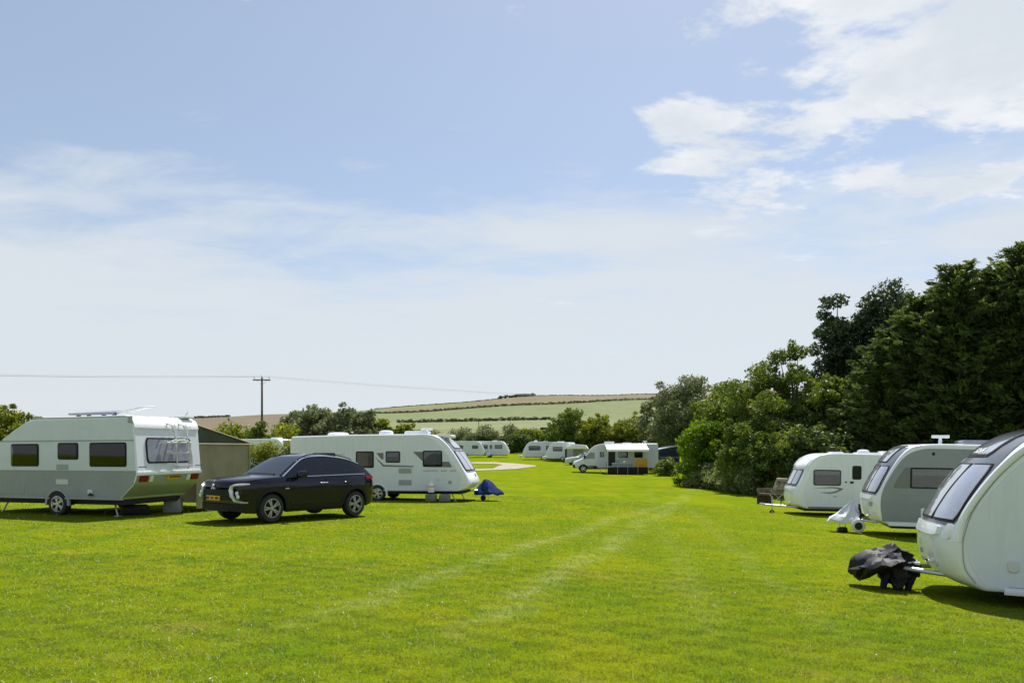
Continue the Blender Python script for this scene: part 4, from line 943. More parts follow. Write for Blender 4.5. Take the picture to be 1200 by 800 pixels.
# --- right-hand vans
def van_near():
    pr = rnd([(-.42, .27, .06), (-.14, .40, .2), (0, .80, .25), (-.06, 1.15, .2), (-.34, 1.70, .5), (-.80, 2.27, .5), (-1.30, 2.58, .5), (-2.1, 2.70, .6), (-6.2, 2.64, .2), (-6.3, 2.4, .2), (-6.25, .27, .1)], 6)
    v = Van('touring_caravan', 'nearest white touring caravan at the right edge with large curved front windows', 'caravan', (6.44, 11.7, Z(-2.22)), (R(.5), R(-1.42), R(160.9)), pr, 2.3, 1, bow=.26, r=.06, xf=0)
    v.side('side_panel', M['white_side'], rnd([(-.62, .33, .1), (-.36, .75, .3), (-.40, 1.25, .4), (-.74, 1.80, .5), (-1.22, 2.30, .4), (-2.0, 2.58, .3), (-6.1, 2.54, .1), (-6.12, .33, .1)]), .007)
    # white edge moulding running up the front corner
    for sd in (1, -1):
        e = [(-.30, .95), (-.34, 1.22), (-.62, 1.75), (-1.06, 2.27), (-1.5, 2.52), (-2.2, 2.66)]
        pts = [Vector((sm(t, [(i, q[0]) for i, q in enumerate(e)]), sd * (v.w - .02), sm(t, [(i, q[1]) for i, q in enumerate(e)]))) for t in np.linspace(0, 5, 24)]
        MB().tube([p + Vector((.03, 0, 0)) for p in pts], .05, 8).build('corner_moulding', M['white_gloss'], v.root)
    q = curved_front(v, (1.20, 2.06, 2.16, 2.645), 1.0, True)
    cu = bpy.data.curves.new('t', 'FONT'); cu.body = 'SOLAR'; cu.size = .15; cu.extrude = .002; to = bpy.data.objects.new('t', cu); COL.objects.link(to)
    dg = bpy.context.evaluated_depsgraph_get(); me = bpy.data.meshes.new_from_object(to.evaluated_get(dg)); bpy.data.objects.remove(to)
    sg = v.seg(2.19, 2.27, True, 1); sl_ = math.atan2(sg[1][1] - sg[0][1], sg[1][0] - sg[0][0])
    o = link('lettering', me, M['canvas_wh'], q); o.matrix_basis = Matrix.Translation((sg[0][0] + .045, -.05, sg[0][1] + .045)) @ Matrix(((0, math.cos(sl_), math.sin(-sl_) * -1, 0), (1, 0, 0, 0), (0, math.sin(sl_), math.cos(sl_) * -1, 0), (0, 0, 0, 1)))
    v.panel('front_shelf', M['white_gloss'], .98, 1.14, -.72, .72, .05, corner=.16); v.panel('gas_locker_lid', M['white'], .50, .95, -.62, .62, .02, corner=.12)
    h = v.panel('locker_handle', M['plastic_grey'], .545, .575, -.26, .10, .035, ny=3); v.panel('lock', M['black'], .545, .58, .12, .18, .035, ny=2); v.panel('nose_badge', M['chrome'], .78, .88, -.04, .04, .04, ny=2); v.panel('nose_emblem', M['plastic_grey'], .66, .73, -.03, .03, .04, ny=2)
    for sd in (-1, 1):
        v.panel('front_marker', M['lamp'], .96, 1.18, sd * .93 - .06, sd * .93 + .06, .028, ny=2, corner=.02)
    v.side('socket_cover', M['plastic_lt'], rrect(-1.02, .56, -.88, .74, .06), .035, bev=.012)
    lk = v.side('locker_door', M['white_side'], rrect(-2.6, .42, -1.20, .86, .06), .016, bev=.006); v.side('lock', M['plastic_grey'], rrect(-1.40, .74, -1.30, .78, .015), .024, lk, bev=.003); v.side('seal', M['plastic_grey'], rrect(-2.5, .775, -1.45, .785, .003), .0185, lk)
    v.box('side_skirt', M['white'], (-3.4, v.w + .006, .29), (5.1, .03, .09), .01); v.side('jack_point', M['black'], [(-1.49 + .03 * math.cos(t), .29 + .03 * math.sin(t)) for t in np.linspace(0, 2 * PI, 10, endpoint=False)], .024)
    v.window(-3.2, 1.30, -1.66, 1.90, curt=.5)
    v.side('decal', M['decal'], [(-1.62 + .10 * math.cos(t), 1.12 + .075 * math.sin(t)) for t in np.linspace(0, 2 * PI, 14, endpoint=False)] , .010); v.side('decal_centre', M['white_side'], [(-1.62 + .06 * math.cos(t), 1.12 + .035 * math.sin(t)) for t in np.linspace(0, 2 * PI, 12, endpoint=False)], .012)
    v.arch(-3.6, .31, M['white'])
    e = ((-.50, .38), (-.36, .60), (-.33, .90), (-.40, 1.27), (-.70, 1.82), (-1.2, 2.33), (-1.65, 2.54), (-2.2, 2.61), (-4, 2.61), (-6.0, 2.57))
    MB().tube([(sm(t, [(i, q[0]) for i, q in enumerate(e)]), v.w + .006, sm(t, [(i, q[1]) for i, q in enumerate(e)])) for t in np.linspace(0, 9, 46)], .007, 6).build('panel_seam', M['plastic_grey'], v.root)
    v.side('seam', M['plastic_grey'], [(-.9, .352), (-6.0, .352), (-6.0, .360), (-.9, .360)], .012)
    chassis(v, -6.0, -.8, .30, .10, -3.6, .31, steadies=False); drawbar(v, -.1, .80, .42, False)
    MB().tube([(.02, -.12, .48), (.46, -.10, .48), (.50, 0, .48), (.46, .10, .48), (.02, .12, .48)], .028, 8).build('hitch_handle', M['white_gloss'], v.root)
    B = v.root.matrix_basis
    # two covers at the hitch
    t = thing('hitch_cover', 'black sack-like cover bulging forward over the hitch of the nearest caravan', 'cover', B @ Vector((.60, .05, .345)), (0, 0, R(160.9)))
    mb = MB(); n = 40; rows = []
    # flattened sack: a sloping top face, a ridge and slack sides
    spec = [(-.33, .10, .03, .17), (-.30, .38, .14, .17), (-.22, .46, .22, .16), (0, .48, .25, .11), (.20, .42, .22, .04), (.36, .30, .16, -.02), (.44, .14, .07, -.05), (.46, .05, .02, -.05)]
    for x, a, b, zc in spec:
        row = []
        for q in np.linspace(0, 2 * PI, n, endpoint=False):
            c, d = math.cos(q), math.sin(q); k = 1 / (abs(c) ** 1.15 + abs(d) ** 1.15) ** (1 / 1.15); row.append((x, c * k * a * .95, zc + d * k * b * (1 if d > 0 else .95)))
        rows.append(row)
    rows = crumple(dense(rows, 4), .085, 3.4, 3); mb.grid(rows, True); mb.f += [tuple(range(n)), tuple(range((len(rows) - 1) * n, len(rows) * n))[::-1]]; mb.build('bag', M['black_bag'], t, ang=20)
    t = thing('hitch_shroud', 'crumpled black shroud with dangling skirts between the sack cover and caravan nose', 'cover', B @ Vector((.27, .02, 0)), (0, 0, R(160.9)))
    mb = MB(); rows = []; n = 22
    for z, a, b, k in ((.66, .05, .04, 0), (.64, .15, .12, .05), (.56, .22, .18, .10), (.44, .26, .20, .14), (.30, .27, .19, .18), (.18, .25, .17, .24), (.09, .19, .13, .32)):
        rows.append([(math.cos(q) * a * (1 + k * math.sin(5 * q)) + (.66 - z) * .10, math.sin(q) * b * (1 + k * math.sin(5 * q)), z + .05 * math.sin(3 * q) * (z < .6) * (1 if z > .25 else 1.6)) for q in np.linspace(0, 2 * PI, n, endpoint=False)])
    rows = crumple(dense([r_ + [] for r_ in rows], 4), .10, 5.0, 9); mb.grid(rows, True); mb.f.append(tuple(range(n))); mb.build('cloth', M['black_bag'], t, ang=24)
    for x, y in ((.20, .10), (-.16, .08)): MB().tube([(x, y, .30), (x + .05, y, .14), (x + .08, y, .0)], [.07, .055, .045], 7).build('flap', M['black_bag'], t)
van_near()
def van_second():
    pr = rnd([(-.40, .34, .06), (-.12, .46, .15), (0, .84, .2), (-.07, 1.22, .15), (-.30, 1.75, .4), (-.66, 2.32, .35), (-1.05, 2.60, .35), (-1.7, 2.64, .4), (-5.7, 2.58, .1), (-5.8, 2.3, .1), (-5.75, .34, .08)], 6)
    v = Van('touring_caravan', 'white caravan with mid grey sides and silver hitch cover, second from the right', 'caravan', (10.33, 21.87, Z(-2.37)), (R(-.35), R(-.75), R(164.2)), pr, 2.28, 1, bow=.20, r=.05, xf=0)
    v.side('side_panel', M['grey_mid'], rnd([(-.34, .46, .03), (-.27, .95, .2), (-.33, 1.35, .3), (-.58, 1.85, .4), (-.90, 2.34, .3), (-1.35, 2.51, .2), (-5.6, 2.46, .1), (-5.62, .46, .03)]), .008)
    v.side('skirt_panel', M['white'], [(-.48, .345), (-.56, .44), (-5.62, .44), (-5.6, .345)], .010)
    curved_front(v, (1.22, 2.00, 2.08, 2.57), .98, True)
    v.panel('front_shelf', M['white_gloss'], 1.04, 1.15, -.80, .80, .045, corner=.14); v.panel('gas_locker_lid', M['white'], .56, 1.0, -.60, .60, .02, corner=.12)
    for sd in (-1, 1):
        v.panel('front_marker', M['plastic_grey'], .86, .98, sd * .80 - .08, sd * .80 + .08, .03, ny=2); v.panel('front_lamp', M['lamp'], .62, .72, sd * .9 - .08, sd * .9 + .08, .03, ny=2)
    v.window(-2.9, 1.40, -1.02, 1.98, curt=.35, cmat='curtain', r=.04); v.side('window_end_panel', M['decal'], rnd([(-1.01, 1.40, .02), (-.58, 1.40, .1), (-.72, 1.70, .1), (-.90, 1.98, .05), (-1.01, 1.98, .0)]), .014, bev=.004)
    mark_line(v, -1.50, 1.24, [.07] * 7, .085, gap=.055)
    lk = v.side('locker_door', M['white_gloss'], rrect(-2.3, .50, -1.30, .86, .03), .018, bev=.005); v.side('locker_inset', M['grey_mid'], rrect(-2.24, .56, -1.36, .80, .03), .022, lk, bev=.003)
    v.side('awning_light', M['black'], rrect(-1.62, 2.32, -1.56, 2.40, .01), .03, bev=.004)
    for z, x in ((.64, -1.0),): pass
    roof_bits(v, [('aerial', -1.9, .55, .44), ('hatch', -3.0, .2, 1.1, .8, .13, 'solar'), ('hatch', -4.6, 0, .6, .6, .10)])
    MB().tube([(x, v.w + .008, z) for x, z in ((-1.3, 2.56), (-2.2, 2.575), (-5.6, 2.51))], .012, 6).build('awning_rail', M['white_gloss'], v.root)
    v.arch(-3.2, .31, M['white'])
    chassis(v, -5.5, -.6, .36, .12, -3.2, .31, steadies=False); drawbar(v, -.1, .62, .42, False)
    MB().lathe([(.16, -.05), (.19, -.03), (.19, .03), (.16, .05), (.001, .05)], 16, 'y', Matrix.Translation((.16, .42, .24))).build('mover_roller', M['plastic_lt'], v.root)
    MB().lathe([(.11, -.06), (.001, -.06)], 16, 'y', Matrix.Translation((.16, .47, .24))).lathe([(.001, .06), (.11, .06)], 16, 'y', Matrix.Translation((.16, .42, .24))).build('mover_cap', M['black'], v.root)
    B = v.root.matrix_basis
    t = thing('hitch_cover', 'silver-white peaked cover over the hitch of the grey-sided caravan', 'cover', B @ Vector((.30, 0, 0)), (0, 0, R(164.2)))
    ap = (-.10, 0, 1.02); low = [(.56, -.18, .42), (.66, 0, .32), (.56, .18, .42), (.25, .34, .38), (-.16, .30, .42), (-.26, 0, .55), (-.16, -.30, .42), (.25, -.34, .38)]
    mb = MB(); rows = []
    for f in np.linspace(0, 1, 7):
        row = []
        for k in range(24):
            u = k / 24 * len(low); i = int(u); w = u - i; a, b = low[i % 8], low[(i + 1) % 8]
            L = [a[j] + (b[j] - a[j]) * w for j in range(3)]; sag = .05 * math.sin(f * PI)
            row.append((ap[0] + (L[0] - ap[0]) * f, (L[1]) * f * (1 + .08 * math.sin(5 * u)), ap[2] + (L[2] - ap[2]) * f - sag + .015 * math.sin(4 * u) * f))
        rows.append(row)
    rows.append([(p[0] * .98, p[1] * .98, p[2] - .10) for p in rows[-1]]); rows = rows[:1] + crumple(rows[1:], .05, 4.5, 2); mb.grid(rows, True); mb.build('cloth', M['silver_cloth'], t, ang=24)
    MB().tube([(-.22, .24, .02), (-.24, .24, .55), (-.2, .22, .86)], .03, 6).build('strap', M['black'], t)
    p = B @ Vector((.55, .2, 0)); p.z = gz(p.x, p.y)
    t = thing('wheel_lock', 'black hitch lock lying under the silver hitch cover', 'lock', p); MB().prism(rnd([(-.14, 0, .03), (.14, 0, .03), (.12, .16, .05), (-.12, .16, .05)]), -.08, .08).build('body', M['black'], t, bev=.02); MB().tube([(-.1, 0, .14), (-.08, 0, .26), (.08, 0, .26), (.1, 0, .14)], .018, 6).build('shackle', M['steel'], t)
van_second()
def van_third():
    pr = rnd([(-.38, .34, .06), (-.10, .44, .15), (0, .80, .2), (-.06, 1.20, .12), (-.42, 1.98, .05), (-.44, 2.12, .15), (-.72, 2.42, .3), (-1.2, 2.60, .3), (-1.9, 2.62, .3), (-5.6, 2.56, .1), (-5.7, 2.3, .1), (-5.65, .34, .08)], 6)
    v = Van('touring_caravan', 'white caravan with closed door and swoosh decal, third from the right', 'caravan', (11.6, 31.31, Z(-2.62)), (R(-.11), R(-.74), R(172.9)), pr, 2.25, 1, bow=.18, r=.06, xf=0)
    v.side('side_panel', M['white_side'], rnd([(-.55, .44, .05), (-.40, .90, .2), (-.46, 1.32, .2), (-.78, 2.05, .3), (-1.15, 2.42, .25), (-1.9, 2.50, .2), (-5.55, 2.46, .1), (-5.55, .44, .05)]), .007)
    q = v.panel('front_glazing_surround', M['plastic_grey'], 1.22, 1.96, -.92, .92, .014, corner=.08)
    for a, b in ((-.88, -.35), (-.32, .32), (.35, .88)):
        f = v.panel('front_window', M['black'], 1.27, 1.92, a, b, .022, corner=.04, ny=4); v.panel('pane', M['glass_painted_sky'], 1.31, 1.88, a + .035, b - .035, .032, parent=f, corner=.03, ny=4)
    v.panel('front_brow', M['white_gloss'], 2.0, 2.40, -1.0, 1.0, .02, corner=.05); v.panel('front_shelf', M['white_gloss'], 1.05, 1.17, -.85, .85, .04, corner=.14); v.panel('gas_locker_lid', M['white'], .52, 1.0, -.6, .6, .02, corner=.12)
    v.window(-1.86, 1.30, -.78, 1.94, curt=.3, cmat='curtain', r=.09)
    d = v.side('door', M['white_side'], rrect(-2.78, .46, -2.14, 2.24, .06), .016, bev=.008); f = v.side('door_window', M['black'], rrect(-2.64, 1.56, -2.28, 2.12, .08), .024, d, bev=.005); v.side('handle', M['black'], rrect(-2.34, 1.40, -2.20, 1.49, .03), .04, d, bev=.01)
    v.side('lamp', M['black'], rrect(-2.08, 1.42, -2.01, 1.48, .02), .025, bev=.005)
    dx = .42
    v.side('decal', M['decal'], rnd([(x + dx, z - .02, r) for x, z, r in ((-1.15, 1.20, .0), (-2.05, 1.28, .25), (-2.42, 1.20, .12), (-1.98, .98, .2), (-1.4, 1.03, .1), (-1.95, 1.06, .1), (-2.24, 1.17, .1), (-2.0, 1.22, .1))]), .010); v.side('decal', M['decal'], [(x + dx, z - .02) for x, z in ((-2.14, .90), (-1.98, .89), (-1.98, .86), (-2.12, .87))], .010)
    MB().tube([(x, v.w + .004, z) for x, z in ((-1.0, 2.515), (-1.9, 2.535), (-5.5, 2.49))], .012, 6).build('awning_rail', M['white_gloss'], v.root)
    v.box('side_skirt', M['decal'], (-2.4, v.w + .004, .40), (3.6, .03, .07), .01)
    roof_bits(v, [('hatch', -1.9, .2, .5, .5, .06), ('dome', -3.0, .2, .24, .20), ('hatch', -3.1, .3, .9, .6, .06), ('hatch', -4.1, .1, .8, .6, .14)])
    v.arch(-4.7, .31, M['white']); chassis(v, -5.5, -.5, .36, .14, -4.7, .31, steadies=False); drawbar(v, -.1, 1.0, .40, True)
    MB().tube([(.25, .15, .40), (.25, .15, .74)], .02, 6).tube([(.6, -.05, .4), (.62, -.05, .62)], .016, 6).build('brake_lever', M['black'], v.root)
    # camp chair beyond it
    p = pix(903, 36.5); t = thing('camping_chair', 'brown and olive camouflage camp chair left of the third caravan', 'chair', p, (0, 0, R(200)))
    MB().prism(rnd([(-.50, .40, .04), (.42, .44, .05), (.40, .56, .05), (-.46, .50, .04)]), -.48, .48).build('seat', M['brown'], t, bev=.03)
    MB().add([(x + .05 * k, y, z) for k in (0, 1) for (x, y, z) in ((-.42, -.46, .5), (-.42, .46, .5), (-.76, .46, 1.18), (-.76, -.46, 1.18))], [(0, 1, 2, 3), (7, 6, 5, 4), (0, 4, 5, 1), (1, 5, 6, 2), (2, 6, 7, 3), (3, 7, 4, 0)]).build('backrest', M['camo'], t, bev=.01)
    MB().prism(rnd([(-.82, 1.12, .05), (-.66, 1.12, .05), (-.70, 1.28, .06), (-.86, 1.28, .06)]), -.42, .42).build('headrest', M['tan'], t, bev=.02)
    MB().prism(rnd([(-.45, .0), (.42, .0), (.44, .42), (-.48, .40)]), -.49, -.46).build('side_cloth', M['brown'], t); MB().prism([(-.45, .42), (.40, .70), (.42, .78), (-.52, .74)], .46, .49).build('side_cloth', M['camo'], t); MB().prism([(-.45, .45), (.40, .50), (.42, .76), (-.52, .76)], -.50, -.47).build('side_cloth', M['camo'], t)
    for sd in (-1, 1):
        MB().tube([(.42, sd * .5, .0), (-.62, sd * .5, .74)], .016, 6).build('leg', M['steel'], t); MB().tube([(-.5, sd * .5, .0), (.42, sd * .5, .72)], .016, 6).build('leg', M['steel'], t); MB().box((-.06, sd * .5, .76), (.9, .06, .03)).build('armrest', M['wood'], t, bev=.008)
van_third()

# ------------------------------------------------------------------ black crossover car
def car():
    root = thing('parked_car', 'black crossover car with chrome front trim parked between two caravans', 'car', (-5.72, 19.38, Z(-1.70)), (R(-.12), R(-.8), R(234.7)))
    X = lambda xf: 2.315 - xf
    TOP = [(0, .84), (.02, .93), (.08, .995), (.28, 1.045), (.8, 1.10), (1.25, 1.125), (2.0, 1.07), (3.0, 1.08), (3.9, 1.12), (4.2, 1.14), (4.38, 1.10), (4.48, .98), (4.52, .86)]
    PLAN = [(0, .80), (.25, .90), (.6, .975), (1.0, 1.0), (3.3, 1.0), (4.0, .975), (4.35, .92), (4.52, .84)]
    BOT = [(0, .30), (.25, .24), (.6, .23), (3.9, .25), (4.3, .32), (4.52, .42)]
    AX = (.98, 3.65); RA, ZC = .425, .345
    hw = .895
    def arch_z(x):
        z = sm(x, BOT)
        for a in AX:
            d = abs(x - a)
            if d < RA: z = max(z, ZC + math.sqrt(RA * RA - d * d))
        return z
    def bend(x, y):
        f = max(0, 1 - x / .9); r = max(0, (x - 3.9) / .62); q = abs(y) / hw
        return x + .30 * f * f * q ** 2.4 - .14 * r * r * q ** 2.4
    def side_y(x, z):
        p = sm(x, PLAN) * hw
        fl = 0
        for a in AX:
            d = abs(x - a); fl = max(fl, .022 * max(0, 1 - (d / .62) ** 2))
        return p * sm(z, [(.2, .90), (.34, .955), (.50, .972), (.62, .978), (.76, .995), (.88, 1.0), (.98, .985), (1.08, .955), (1.2, .92)]) + fl * (1 if z < .95 else .5)
    xs = sorted(set([round(v, 3) for v in np.r_[0, .02, .05, .09, .14, .2, np.linspace(.28, .5, 4), np.linspace(.55, 1.42, 30), np.linspace(1.5, 3.15, 14), np.linspace(3.22, 4.09, 30), 4.16, 4.24, 4.32, 4.38, 4.43, 4.47, 4.5, 4.52]]))
    rows = []
    for x in xs:
        t = sm(x, TOP); zl = arch_z(x); half = []
        yb = side_y(x, t - .04)
        half += [(0, t + .018), (yb * .38, t + .014), (yb * .72, t + .002), (yb * .90, t - .012), (yb * .975, t - .035)]
        for q in (.12, .28, .46, .66, .84, 1):
            z = (t - .05) + (zl - (t - .05)) * q; half.append((side_y(x, z), z))
        half.append((half[-1][0] - .09, zl + .02))
        ring = [(-y, z) for y, z in half[::-1]] + half[1:]
        rows.append([(X(bend(x, y)), y, z) for y, z in ring])
    mb = MB(); mb.grid(rows)
    for row in (rows[0], rows[-1]):
        n = len(row); m = n // 2
        for i in range(m):
            a, b, c, d = row[i], row[i + 1], row[n - 2 - i], row[n - 1 - i]
            mb.add([a, b, c, d], [(0, 1, 2, 3)] if i < m - 1 else [(0, 1, 3)])
    mb.build('body', M['car'], root, ang=32)
    # inner floor and wheel wells
    MB().box((X(2.25), 0, .42), (3.9, 1.30, .30)).build('floor_pan', M['under'], root)
    for a in AX:
        MB().prism([(X(a) + (RA + .0) * math.cos(t), ZC + (RA + .0) * math.sin(t)) for t in np.linspace(-.2, PI + .2, 18)], -.70, .70).build('wheel_well', M['under'], root)
    # cabin
    ROOF = [(1.20, 1.09), (1.55, 1.31), (1.88, 1.51), (2.06, 1.595), (2.35, 1.65), (2.75, 1.668), (3.2, 1.640), (3.6, 1.575), (3.9, 1.475), (4.15, 1.32), (4.38, 1.13)]
    def belt(x): return ip(x, [(1.0, 1.0), (4.4, 1.06)])
    def cab_y(x, z): return (side_y(x, 1.03) * .985) - max(0, z - 1.03) * .46 - max(0, z - 1.4) * .12
    cx = [round(v, 3) for v in np.linspace(1.20, 4.38, 44)]
    def edge(x): return max(belt(x) + .005, sm(x, ROOF) - .055)
    rows = []
    for x in cx:
        rz = sm(x, ROOF); e = edge(x); half = [(0, rz), (cab_y(x, e) * .5, rz - .008), (cab_y(x, e) * .82, rz - .025), (cab_y(x, e) * .94, rz - .038), (cab_y(x, e), e)]
        for q in (.3, .65, 1): z = e + (belt(x) - .02 - e) * q; half.append((cab_y(x, z) , z))
        rows.append([(X(x), -y, z) for y, z in half[::-1]] + [(X(x), y, z) for y, z in half[1:]])
    MB().grid(rows).build('cabin', M['car'], root, ang=40)
    def slab(name, mt, P, off, parent=root):
        """grid of points -> plate with thickness following vector off"""
        Q = [[tuple(np.array(p) - np.array(off)) for p in r] for r in P]
        m = MB(); m.grid(P); m.grid(Q); m.grid([P[0], Q[0]]); m.grid([P[-1], Q[-1]]); m.grid([[r[0] for r in P], [r[0] for r in Q]]); m.grid([[r[-1] for r in P], [r[-1] for r in Q]])
        return m.build(name, mt, parent, ang=50)
    def top_glass(name, x0, x1, dn):
        P = []
        for x in np.linspace(x0, x1, 9):
            rz = sm(x, ROOF); w = cab_y(x, edge(x)) * .90; row = []
            for u in np.linspace(-1, 1, 9):
                row.append((X(x) + dn[0], u * w, rz - .030 * abs(u) ** 2.2 + dn[1]))
            P.append(row)
        return slab(name, M['glass_screen'], P, (dn[0] * 1.6, 0, dn[1] * 1.6))
    ws = top_glass('windscreen', 1.27, 2.02, (.010, .014)); top_glass('rear_window', 3.86, 4.30, (-.012, .012))
    P = [[(X(x) + .018, u * .55, sm(x, ROOF) - .03 * abs(u * .6) ** 2 + .022) for u in np.linspace(-1, 1, 3)] for x in (1.24, 1.27, 1.31)]
    slab('wiper', M['black'], P, (.01, 0, .012), ws)
    for sd in (-1, 1):
        def sg(name, x0, x1, lowf, upf, n=9, off=.012, mt='glass_car', parent=root, th=.02):
            P = []
            for k in range(5):
                row = []
                for x in np.linspace(x0, x1, n):
                    lo, up = lowf(x), upf(x); z = lo + (up - lo) * k / 4; row.append((X(x), sd * (cab_y(x, z) + off), z))
                P.append(row)
            return slab(name, M[mt], P, (0, sd * th, 0), parent)
        lowf = lambda x: ip(x, [(1.5, 1.10), (3.9, 1.155)])
        upf = lambda x: max(lowf(x) + .012, min(sm(x, ROOF) - .085, lowf(x) + .02 + max(0, (4.06 - x)) * .86))
        sg('side_window', 1.46, 2.60, lowf, upf); sg('side_window', 2.66, 3.50, lowf, upf); sg('quarter_window', 3.54, 4.04, lowf, upf)
        sg('window_pillar', 2.60, 2.66, lowf, upf, 3, .010, 'car'); sg('window_pillar', 3.50, 3.54, lowf, upf, 3, .010, 'car')
        tr = [(X(x), sd * (cab_y(x, lowf(x)) + .014), lowf(x) - .012) for x in np.linspace(1.44, 4.06, 20)]
        MB().tube(tr, .010, 6).build('window_trim', M['chrome'], root)
        tr = [(X(x), sd * (cab_y(x, sm(x, ROOF) - .06) + .012), sm(x, ROOF) - .055) for x in np.linspace(1.30, 3.9, 26)]
        MB().tube(tr, .016, 6).build('roof_trim', M['chrome' if sd > 0 else 'black'], root)
        rr = [(X(x), sd * (cab_y(x, edge(x)) * .95), sm(x, ROOF) - .028 + .03 * min(1, (x - 2.05) * 6, (3.75 - x) * 6)) for x in np.linspace(2.05, 3.75, 16)]
        MB().tube(rr, .014, 6).build('roof_rail', M['black'], root)
        # lower body: cladding, doors, handles, mirror
        def sp(name, mt, x0, x1, zf0, zf1, off=.008, n=14, th=.02, parent=root):
            P = [[(X(bend(x, side_y(x, z))), sd * (side_y(x, z) + off), z) for x in np.linspace(x0, x1, n) for z in [zf0(x) + (zf1(x) - zf0(x)) * k / 4]] for k in range(5)]
            return slab(name, M[mt], P, (0, sd * th, 0), parent)
        sp('sill_cladding', 'black', 1.43, 3.20, lambda x: .235, lambda x: .40, .012)
        for a in AX:
            P = [[(X(bend(a - math.cos(t) * (RA + r), .9)), sd * (side_y(a - math.cos(t) * RA, min(.9, ZC + math.sin(t) * RA)) + .016 - k * .004), ZC + math.sin(t) * (RA + r)) for t in np.linspace(.05, PI - .05, 22)] for k, r in enumerate((-.02, .03, .065))]
            slab('arch_cladding', M['black'], P, (0, sd * .03, 0))
        for x0, x1 in ((1.50, 2.63), (2.66, 3.42)):
            d = MB()
            for xx in (x0, x1): d.tube([(X(xx), sd * (side_y(xx, z) - .004), z) for z in np.linspace(.42, 1.06, 8)], .006, 4)
            d.build('door_gap', M['under'], root)
            hx = x1 - .18; MB().tube([(X(hx), sd * (side_y(hx, .93) + .002), .93), (X(hx + .03), sd * (side_y(hx, .93) + .03), .932), (X(hx + .20), sd * (side_y(hx, .93) + .03), .936), (X(hx + .23), sd * (side_y(hx, .93) + .002), .936)], .016, 6).build('door_handle', M['alloy' if x0 < 2 else 'car'], root)
        cr = MB(); cr.tube([(X(x), sd * (side_y(x, ip(x, [(1.5, .82), (4.2, .96)])) + .001), ip(x, [(1.5, .82), (4.2, .96)])) for x in np.linspace(1.5, 4.2, 16)], .012, 6); cr.build('body_crease', M['car'], root)
        sp('door_lower_strip', 'car', 1.52, 3.15, lambda x: .43, lambda x: .50 + (x - 1.5) * .03, .012)
        m = MB().prism(rnd([(X(1.62), 1.09, .05), (X(1.86), 1.09, .05), (X(1.86), 1.25, .05), (X(1.66), 1.24, .06)]), sd * .93, sd * 1.12).build('wing_mirror', M['car'], root, bev=.03)
        MB().box((X(1.76), sd * .90, 1.085), (.09, .12, .04)).build('mirror_arm', M['black'], m, bev=.01)
        sp('fender_badge', 'alloy', 1.34, 1.46, lambda x: .80, lambda x: .825, .010, 3)
        # lamps
        front = lambda y, z: X(bend(0, y)) + .0
        def fp(pts, off=.012): return [(X(bend(max(0, .0), y)) + off + (-.06 * max(0, z - .78) * 3), sd * y, z) for y, z in pts]
        dr = MB(); dr.tube([(X(bend(.30, .80)) + .0, sd * (side_y(.30, .95) + .004), .93), (X(bend(.12, .74)) + .02, sd * .775, .925), (X(bend(.04, .66)) + .02, sd * .66, .915), (X(bend(0, .60)) + .03, sd * .60, .90)], [.014, .026, .028, .018], 6)
        dr.build('daytime_lamp', M['lamp'], root)
        pts = [(.00, .585, .905), (.00, .545, .80), (.00, .575, .655), (.00, .66, .545), (.03, .78, .50), (.16, .845, .50)]
        A = []
        for (xo, y, z), w in zip(pts, (.022, .038, .042, .038, .028, .015)):
            A.append([(X(bend(xo, y)) + .055 - .03 * (abs(k) == 1), sd * (y - w * k * (.85 if z > .6 else .35)), z - w * k * (.25 if z > .6 else .9)) for k in (-1, -.6, .6, 1)])
        slab('chrome_front_trim', M['silver_trim'], A, (.05, 0, 0))
        lm = MB().box((X(bend(0, .74)) + .028, sd * .74, .68), (.05, .20, .17), None).build('headlight', M['black'], root, bev=.02)
        for z in (.72, .64): MB().lathe([(.001, .035), (.045, .03), (.05, 0)], 14, 'y', Matrix.Translation((X(bend(0, .74)) + .05, sd * (.76 if z < .7 else .72), z)) @ Matrix.Rotation(R(-90), 4, 'Z')).build('lens', M['lamp'], lm)
        tl = sp('tail_light', 'red', 4.05, 4.44, lambda x: 1.0 + (x - 4.05) * .02, lambda x: 1.075 + (x - 4.05) * .03, .018, 6)
        sp('reflector', 'red', 4.30, 4.44, lambda x: .60, lambda x: .66, .014, 4)
        for a in AX: wheel(root, (X(a), sd * (.895 - .105), .345), .345, .225, 'dark', sd, 5)
    # front: grille, bumper, plate, emblem
    def face(name, mt, y0, y1, z0, z1, off, parent=root, th=.03, ny=9):
        P = []
        for z in np.linspace(z0, z1, 4):
            P.append([(X(bend(0, abs(y))) + off - max(0, z - .76) * .10, y, z) for y in np.linspace(y0, y1, ny)])
        return slab(name, M[mt], P, (th, 0, 0), parent)
    g = face('grille', 'black', -.54, .54, .56, .80, .018)
    for z in (.61, .67, .73, .78): face('grille_bar', 'under', -.52, .52, z - .010, z + .010, .03, g, .02)
    face('lower_bumper', 'black', -.80, .80, .30, .47, .022); face('skid_plate', 'under', -.50, .50, .30, .345, .034)
    p = face('number_plate', 'plate', -.26, .26, .545, .655, .05, ny=3)
    for k in range(8):
        if k not in (2, 5): MB().box((X(0) + .053, -.21 + k * .06, .60), (.006, .034, .06)).build('character', M['ink'], p, smooth=False)
    em = MB(); 
